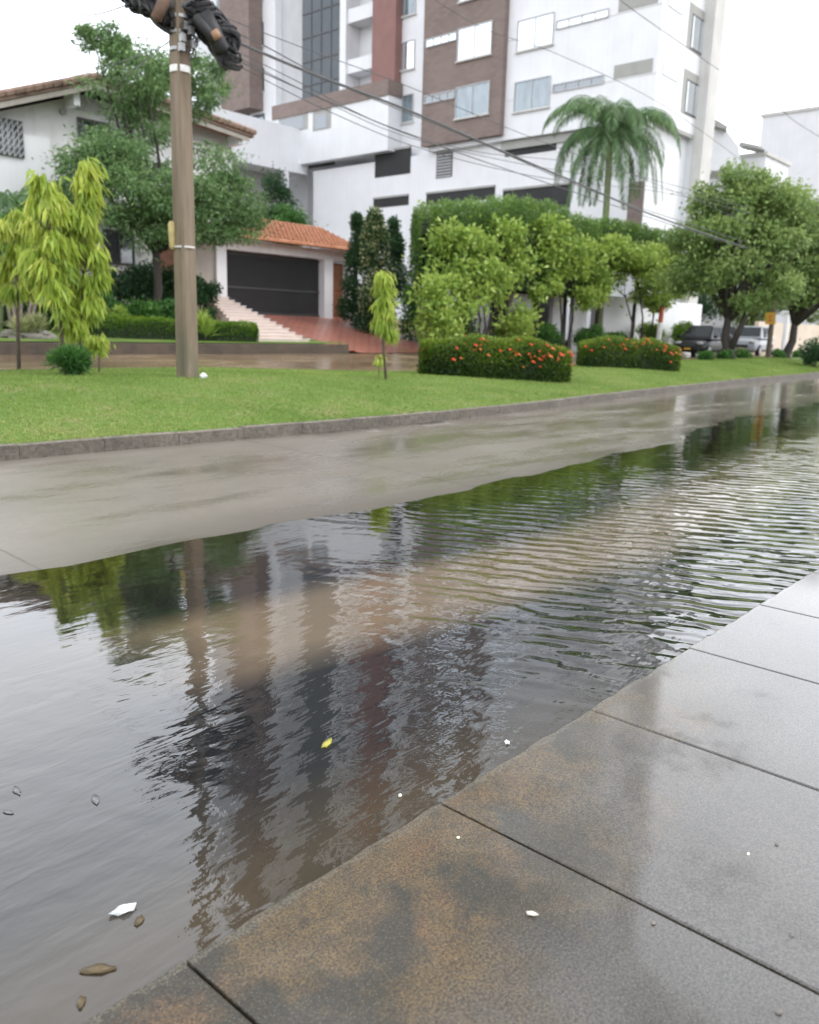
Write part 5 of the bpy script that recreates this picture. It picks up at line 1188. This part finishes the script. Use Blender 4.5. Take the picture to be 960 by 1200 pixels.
# ------------------------------------------------------------------ parked cars (front points along -X)
def car(loc, rz, label, paint, Lc=3.9, Wc=1.68, Hc=1.5, suv=False, top=None):
    t = root('parked_car', loc, label, 'car', None, rz)
    hw = Wc/2; belt = .92 if not suv else 1.02; hoodz = .84 if not suv else .98
    # lower body: stations along length
    st_ = [(-Lc/2,.30,.52,.72),(-Lc/2+.06,.22,.70,.86),(-Lc/2+.35,.18,hoodz-.06,.95),(-Lc/2+.8,.18,hoodz,1.0),(-Lc/2+1.15,.18,belt,1.0),(0,.18,belt+.01,1.0),(Lc/2-.7,.18,belt+.03,1.0),(Lc/2-.2,.2,belt+.02,.96),(Lc/2-.02,.28,.86,.9),(Lc/2,.36,.6,.8)]
    v = []; f = []; K = 12
    for (x, zb, zt, wf) in st_:
        cz = (zb+zt)/2; hz_ = (zt-zb)/2
        for j in range(K):
            a = 2*PI*j/K+PI/K; c_ = math.cos(a); s_ = math.sin(a)
            v.append((x, math.copysign(abs(c_)**.45, c_)*hw*wf, cz+math.copysign(abs(s_)**.5, s_)*hz_))
    for i in range(len(st_)-1):
        for j in range(K): q = (j+1)%K; f.append((i*K+j, i*K+q, (i+1)*K+q, (i+1)*K+j))
    f.append(tuple(range(K))[::-1]); f.append(tuple((len(st_)-1)*K+j for j in range(K)))
    o = mk('body', v, f, paint, t, smooth=True, local=True); ss = o.modifiers.new('s','SUBSURF'); ss.levels = 1; ss.render_levels = 2
    # cabin
    xb0, xb1 = -Lc/2+.85, Lc/2-.06; xr0, xr1 = -Lc/2+1.78, Lc/2-.62; wb, wr_ = hw*.95, hw*.70
    def ring(x0, x1, w, z): return [(x0,-w,z),(x1,-w,z),(x1,w,z),(x0,w,z)]
    A_ = ring(xb0,xb1,wb,belt-.04); B_ = ring(xr0,xr1,wr_,Hc-.06); Cc = ring(xr0+.12,xr1-.1,wr_-.08,Hc)
    v = A_+B_+Cc; f = [(i,(i+1)%4,4+(i+1)%4,4+i) for i in range(4)]+[(4+i,4+(i+1)%4,8+(i+1)%4,8+i) for i in range(4)]+[(8,9,10,11)]
    o = mk('cabin', v, f, top or paint, t, local=True); bv = o.modifiers.new('b','BEVEL'); bv.width = .05; bv.segments = 3
    def panel(nm, p, ins=.07, mat='carglass', offs=.012):
        p = [Vector(x) for x in p]; c = sum(p, Vector())/len(p); nn = (p[1]-p[0]).cross(p[-1]-p[0]).normalized()
        if nn.dot(c-Vector((0,0,belt))) < 0: nn = -nn
        q = [c+(x-c)*(1-ins)+nn*offs for x in p]; m = MB(); m.poly(q, tuple(-nn*.004)); return m.build(nm, mat, t, local=True)
    lerp = lambda a, b, k: Vector(a).lerp(Vector(b), k)
    panel('windscreen', [lerp(A_[0],B_[0],.12), lerp(A_[3],B_[3],.12), B_[3], B_[0]], .1); panel('rear_window', [lerp(A_[1],B_[1],.2), lerp(A_[2],B_[2],.2), B_[2], B_[1]], .14)
    for (i0, i1) in ((0,1),(3,2)):
        a0, a1, r0_, r1_ = Vector(A_[i0]), Vector(A_[i1]), Vector(B_[i0]), Vector(B_[i1]); lo0, lo1 = a0.lerp(r0_,.12), a1.lerp(r1_,.12)
        for (k0, k1) in ((.10,.47),(.51,.90)):
            panel('side_window', [lo0.lerp(lo1,k0 if k0 > .2 else .14), lo0.lerp(lo1,k1), r0_.lerp(r1_,k1), r0_.lerp(r1_,k0-.04)], .10)
        sd = math.copysign(1, a0.y)
        m = MB(); m.blob((xb0+.35, sd*(hw+.08), belt+.08), .07,.11,.08,10,6,0); m.build('mirror', paint, t, local=True, smooth=True)
        m = MB(); m.box(-.02,.10, sd*hw*.995, sd*(hw*1.0+.02), belt-.16, belt-.12); m.box(.95,1.07, sd*hw*.995, sd*(hw+.02), belt-.16, belt-.12); m.build('door_handle', 'chrome', t, local=True)
        for xx in (-Lc/2+.72, Lc/2-.68):
            w = MB(); w.tube([(xx,sd*(hw-.2),.31),(xx,sd*(hw+.01),.31)], .31, 20); wo_ = w.build('wheel', 'black_rubber', t, local=True)
            w = MB(); w.tube([(xx,sd*(hw-.02),.31),(xx,sd*(hw+.02),.31)], .19, 12); w.build('rim', 'metal', wo_, local=True)
        m = MB(); m.blob((-Lc/2+.16, sd*hw*.62, .66 if not suv else .76), .12,.2,.09,10,6,0); m.build('headlight', 'lamp', t, local=True, smooth=True)
        m = MB(); m.blob((Lc/2-.08, sd*hw*.78, .82), .08,.1,.14,10,6,0); m.build('tail_light', 'orange', t, local=True, smooth=True)
    m = MB(); m.box(-Lc/2-.015,-Lc/2+.1,-hw*.42,hw*.42,.47,.62); m.build('grille', 'iron', t, local=True, bevel=.02)
    m = MB(); m.box(-Lc/2-.03,-Lc/2+.02,-.17,.17,.34,.43); m.build('number_plate', 'yellow', t, local=True)
    return t
q = Vector((43.6,18.3,0)); c1 = ond(823,400,47.0)
def cpos(px, d): p = ond(px,400,d); return (p.x,p.y,street_z(p.x,p.y)+.005)
car(cpos(822,47), math.radians(4), 'black hatchback parked nearest, beside the smaller flowering hedge', 'carpaint', Hc=1.56, Wc=1.75)
car(cpos(880,54), math.radians(6), 'pale silver crossover parked right of the forked tree trunk', 'carsilver', Lc=4.2, Wc=1.8, Hc=1.68, suv=True)
car(cpos(851,56), math.radians(2), 'dark car parked behind, mostly hidden by the forked tree trunk', 'carpaint', Hc=1.62)
# ------------------------------------------------------------------ little things on the water and the slabs
M['foam_film'] = simple('foam_film', (.17,.175,.18), .4, .2, 40)
def flake(name, px, py, z, s, mat, label, cat, seed, el=1.8, crv=.15):
    q = onz(px, py, z); rg = random.Random(seed); m = MB(); n_ = 14; a0 = rg.random()*3.1
    top_ = []
    for k in range(n_):
        t_ = 2*PI*k/n_; r = s*(1+rg.uniform(-.18,.18)); x = math.cos(t_)*r*el*.5; y = math.sin(t_)*r*.5*(abs(math.cos(t_/2))**.4 if mat != 'foam' else 1)
        top_.append((q.x+x*math.cos(a0)-y*math.sin(a0), q.y+x*math.sin(a0)+y*math.cos(a0), z+.002+crv*s*math.cos(t_*2)**2*.5))
    m.v = top_+[(q.x,q.y,z+.003+crv*s)]+[(q.x,q.y,z-.004)]
    for k in range(n_): m.f.append((k,(k+1)%n_,n_)); m.f.append(((k+1)%n_,k,n_+1))
    o = m.build(name, mat, loc=(q.x,q.y,z), smooth=True); prop(o, label, cat, 'foam flecks on the water' if name == 'foam_fleck' else None)
flake('floating_leaf', 383, 872, .001, .035, 'yleaf', 'curled yellow leaf floating on the dark water', 'leaf', 1, 2.4)
flake('floating_scrap', 145, 1068, .001, .038, 'foam', 'crumpled white scrap floating near the lower left water edge', 'litter', 2, 1.9, .5)
flake('floating_petal', 594, 871, .001, .022, 'foam', 'white petal on the water just off the kerb', 'petal', 3, 1.7, .5)
flake('floating_petal', 469, 933, .001, .016, 'petal', 'small pale speck in the water near the broken kerb corner', 'petal', 4, 1.3, .5)
flake('fallen_petal', 624, 1072, .042, .018, 'petal', 'cream petal lying upright on the brown stained slab', 'petal', 5, 1.8, .5)
flake('sunken_leaf', 116, 1137, .0005, .040, 'bleaf', 'dark brown leaf in the shallows, the largest one at lower left', 'leaf', 6, 2.2)
flake('sunken_leaf', 95, 1176, .0005, .024, 'bleaf', 'brown leaf at the very bottom left of the water', 'leaf', 7, 2)
flake('sunken_leaf', 163, 1080, .0005, .028, 'bleaf', 'brown leaf beside the crumpled white scrap', 'leaf', 8, 1.5)
for i, (px, py, sz) in enumerate([(20,927,.026),(112,937,.028),(10,952,.020)]):
    flake('foam_fleck', px, py, .0008, sz, 'foam_film', 'thin pale foam fleck drifting on the grey water at lower left', 'foam', 40+i, 2.6, .05)
for i, (px, py, lab) in enumerate([(910,990,'dark pebble on the wet slab, nearest the right edge'),(928,1096,'dark twig end on the slab at lower right'),(877,871+130,'small white fleck on the wet slab'),(766,1082,'tiny stone left of the slab joint'),(913,1198-12,'pebble at the bottom right corner'),(537,982,'white fleck beside the slab joint near the kerb')]):
    q = onz(px, py, .041); m = MB(); r = (.006+.002*(i%3))*(.45 if 'white' in lab else .9); m.blob((q.x,q.y,q.z+.002), r*1.4, r, r*.6, 8, 6, .2, i); o = m.build('pebble', 'petal' if 'white' in lab else 'rock', loc=tuple(q)); prop(o, lab, 'pebble')
# ------------------------------------------------------------------ light, sky, camera
SUN_EL, SUN_AZ = math.radians(52), math.radians(-55)
w = bpy.data.worlds.new('World'); bpy.context.scene.world = w; w.use_nodes = True; nt = w.node_tree; nt.nodes.clear()
out = nt.nodes.new('ShaderNodeOutputWorld'); sky = nt.nodes.new('ShaderNodeTexSky'); sky.sky_type = 'NISHITA'; sky.sun_disc = False
sky.sun_elevation = SUN_EL; sky.sun_rotation = math.radians(90)-SUN_AZ; sky.dust_density = 3
b1_ = N(nt, 'ShaderNodeBackground', Strength=.05); nt.links.new(sky.outputs[0], b1_.inputs[0])
tc = nt.nodes.new('ShaderNodeTexCoord'); mp = nt.nodes.new('ShaderNodeMapping'); mp.inputs['Scale'].default_value = (1,1,2.2); nt.links.new(tc.outputs['Generated'], mp.inputs[0])
cl = noise(nt, mp.outputs[0], 2.2, 6, .55, .3)
sx = nt.nodes.new('ShaderNodeSeparateXYZ'); nt.links.new(tc.outputs['Generated'], sx.inputs[0])
gr = ramp(nt, sx.outputs[2], [(0, .92), (.15, 1.0), (.5, .92), (.9, .45)])
b2_ = N(nt, 'ShaderNodeBackground', Strength=2.6); nt.links.new(mixc(nt, 1., ramp(nt, cl, [(.3, (.86,.90,.97)), (.7, (1.0,1.0,1.0))]), gr, 'MULTIPLY'), b2_.inputs[0])
ad = nt.nodes.new('ShaderNodeAddShader'); nt.links.new(b1_.outputs[0], ad.inputs[0]); nt.links.new(b2_.outputs[0], ad.inputs[1]); nt.links.new(ad.outputs[0], out.inputs[0])
ld = bpy.data.lights.new('Sun', 'SUN'); ld.energy = 1.2; ld.angle = math.radians(14); ld.color = (1,.97,.92); lo_ = bpy.data.objects.new('Sun', ld); C.objects.link(lo_)
sd = Vector((math.cos(SUN_EL)*math.cos(SUN_AZ), math.cos(SUN_EL)*math.sin(SUN_AZ), math.sin(SUN_EL))); lo_.rotation_euler = sd.to_track_quat('Z','Y').to_euler()
cd = bpy.data.cameras.new('Camera'); cam = bpy.data.objects.new('Camera', cd); C.objects.link(cam); bpy.context.scene.camera = cam
cd.sensor_fit = 'VERTICAL'; cd.sensor_height = 24; cd.lens = F/1200*24; cd.clip_end = 3000; cd.clip_start = .05
fw = Vector(w3(0,cP,-sP)); u0 = Vector(w3(0,sP,cP)); r0_ = Vector(w3(1,0,0))
ri_ = r0_*cR+u0*sR; up_ = -r0_*sR+u0*cR
Mx = Matrix((ri_, up_, -fw)).transposed().to_4x4(); Mx.translation = (0,0,H); cam.matrix_world = Mx
cd.dof.use_dof = True; cd.dof.focus_distance = 3.6; cd.dof.aperture_fstop = 1.7
sc = bpy.context.scene; sc.view_settings.view_transform = 'Standard'; sc.view_settings.look = 'None'; sc.view_settings.exposure = 0
sc.cycles.max_bounces = 8; sc.cycles.transparent_max_bounces = 8
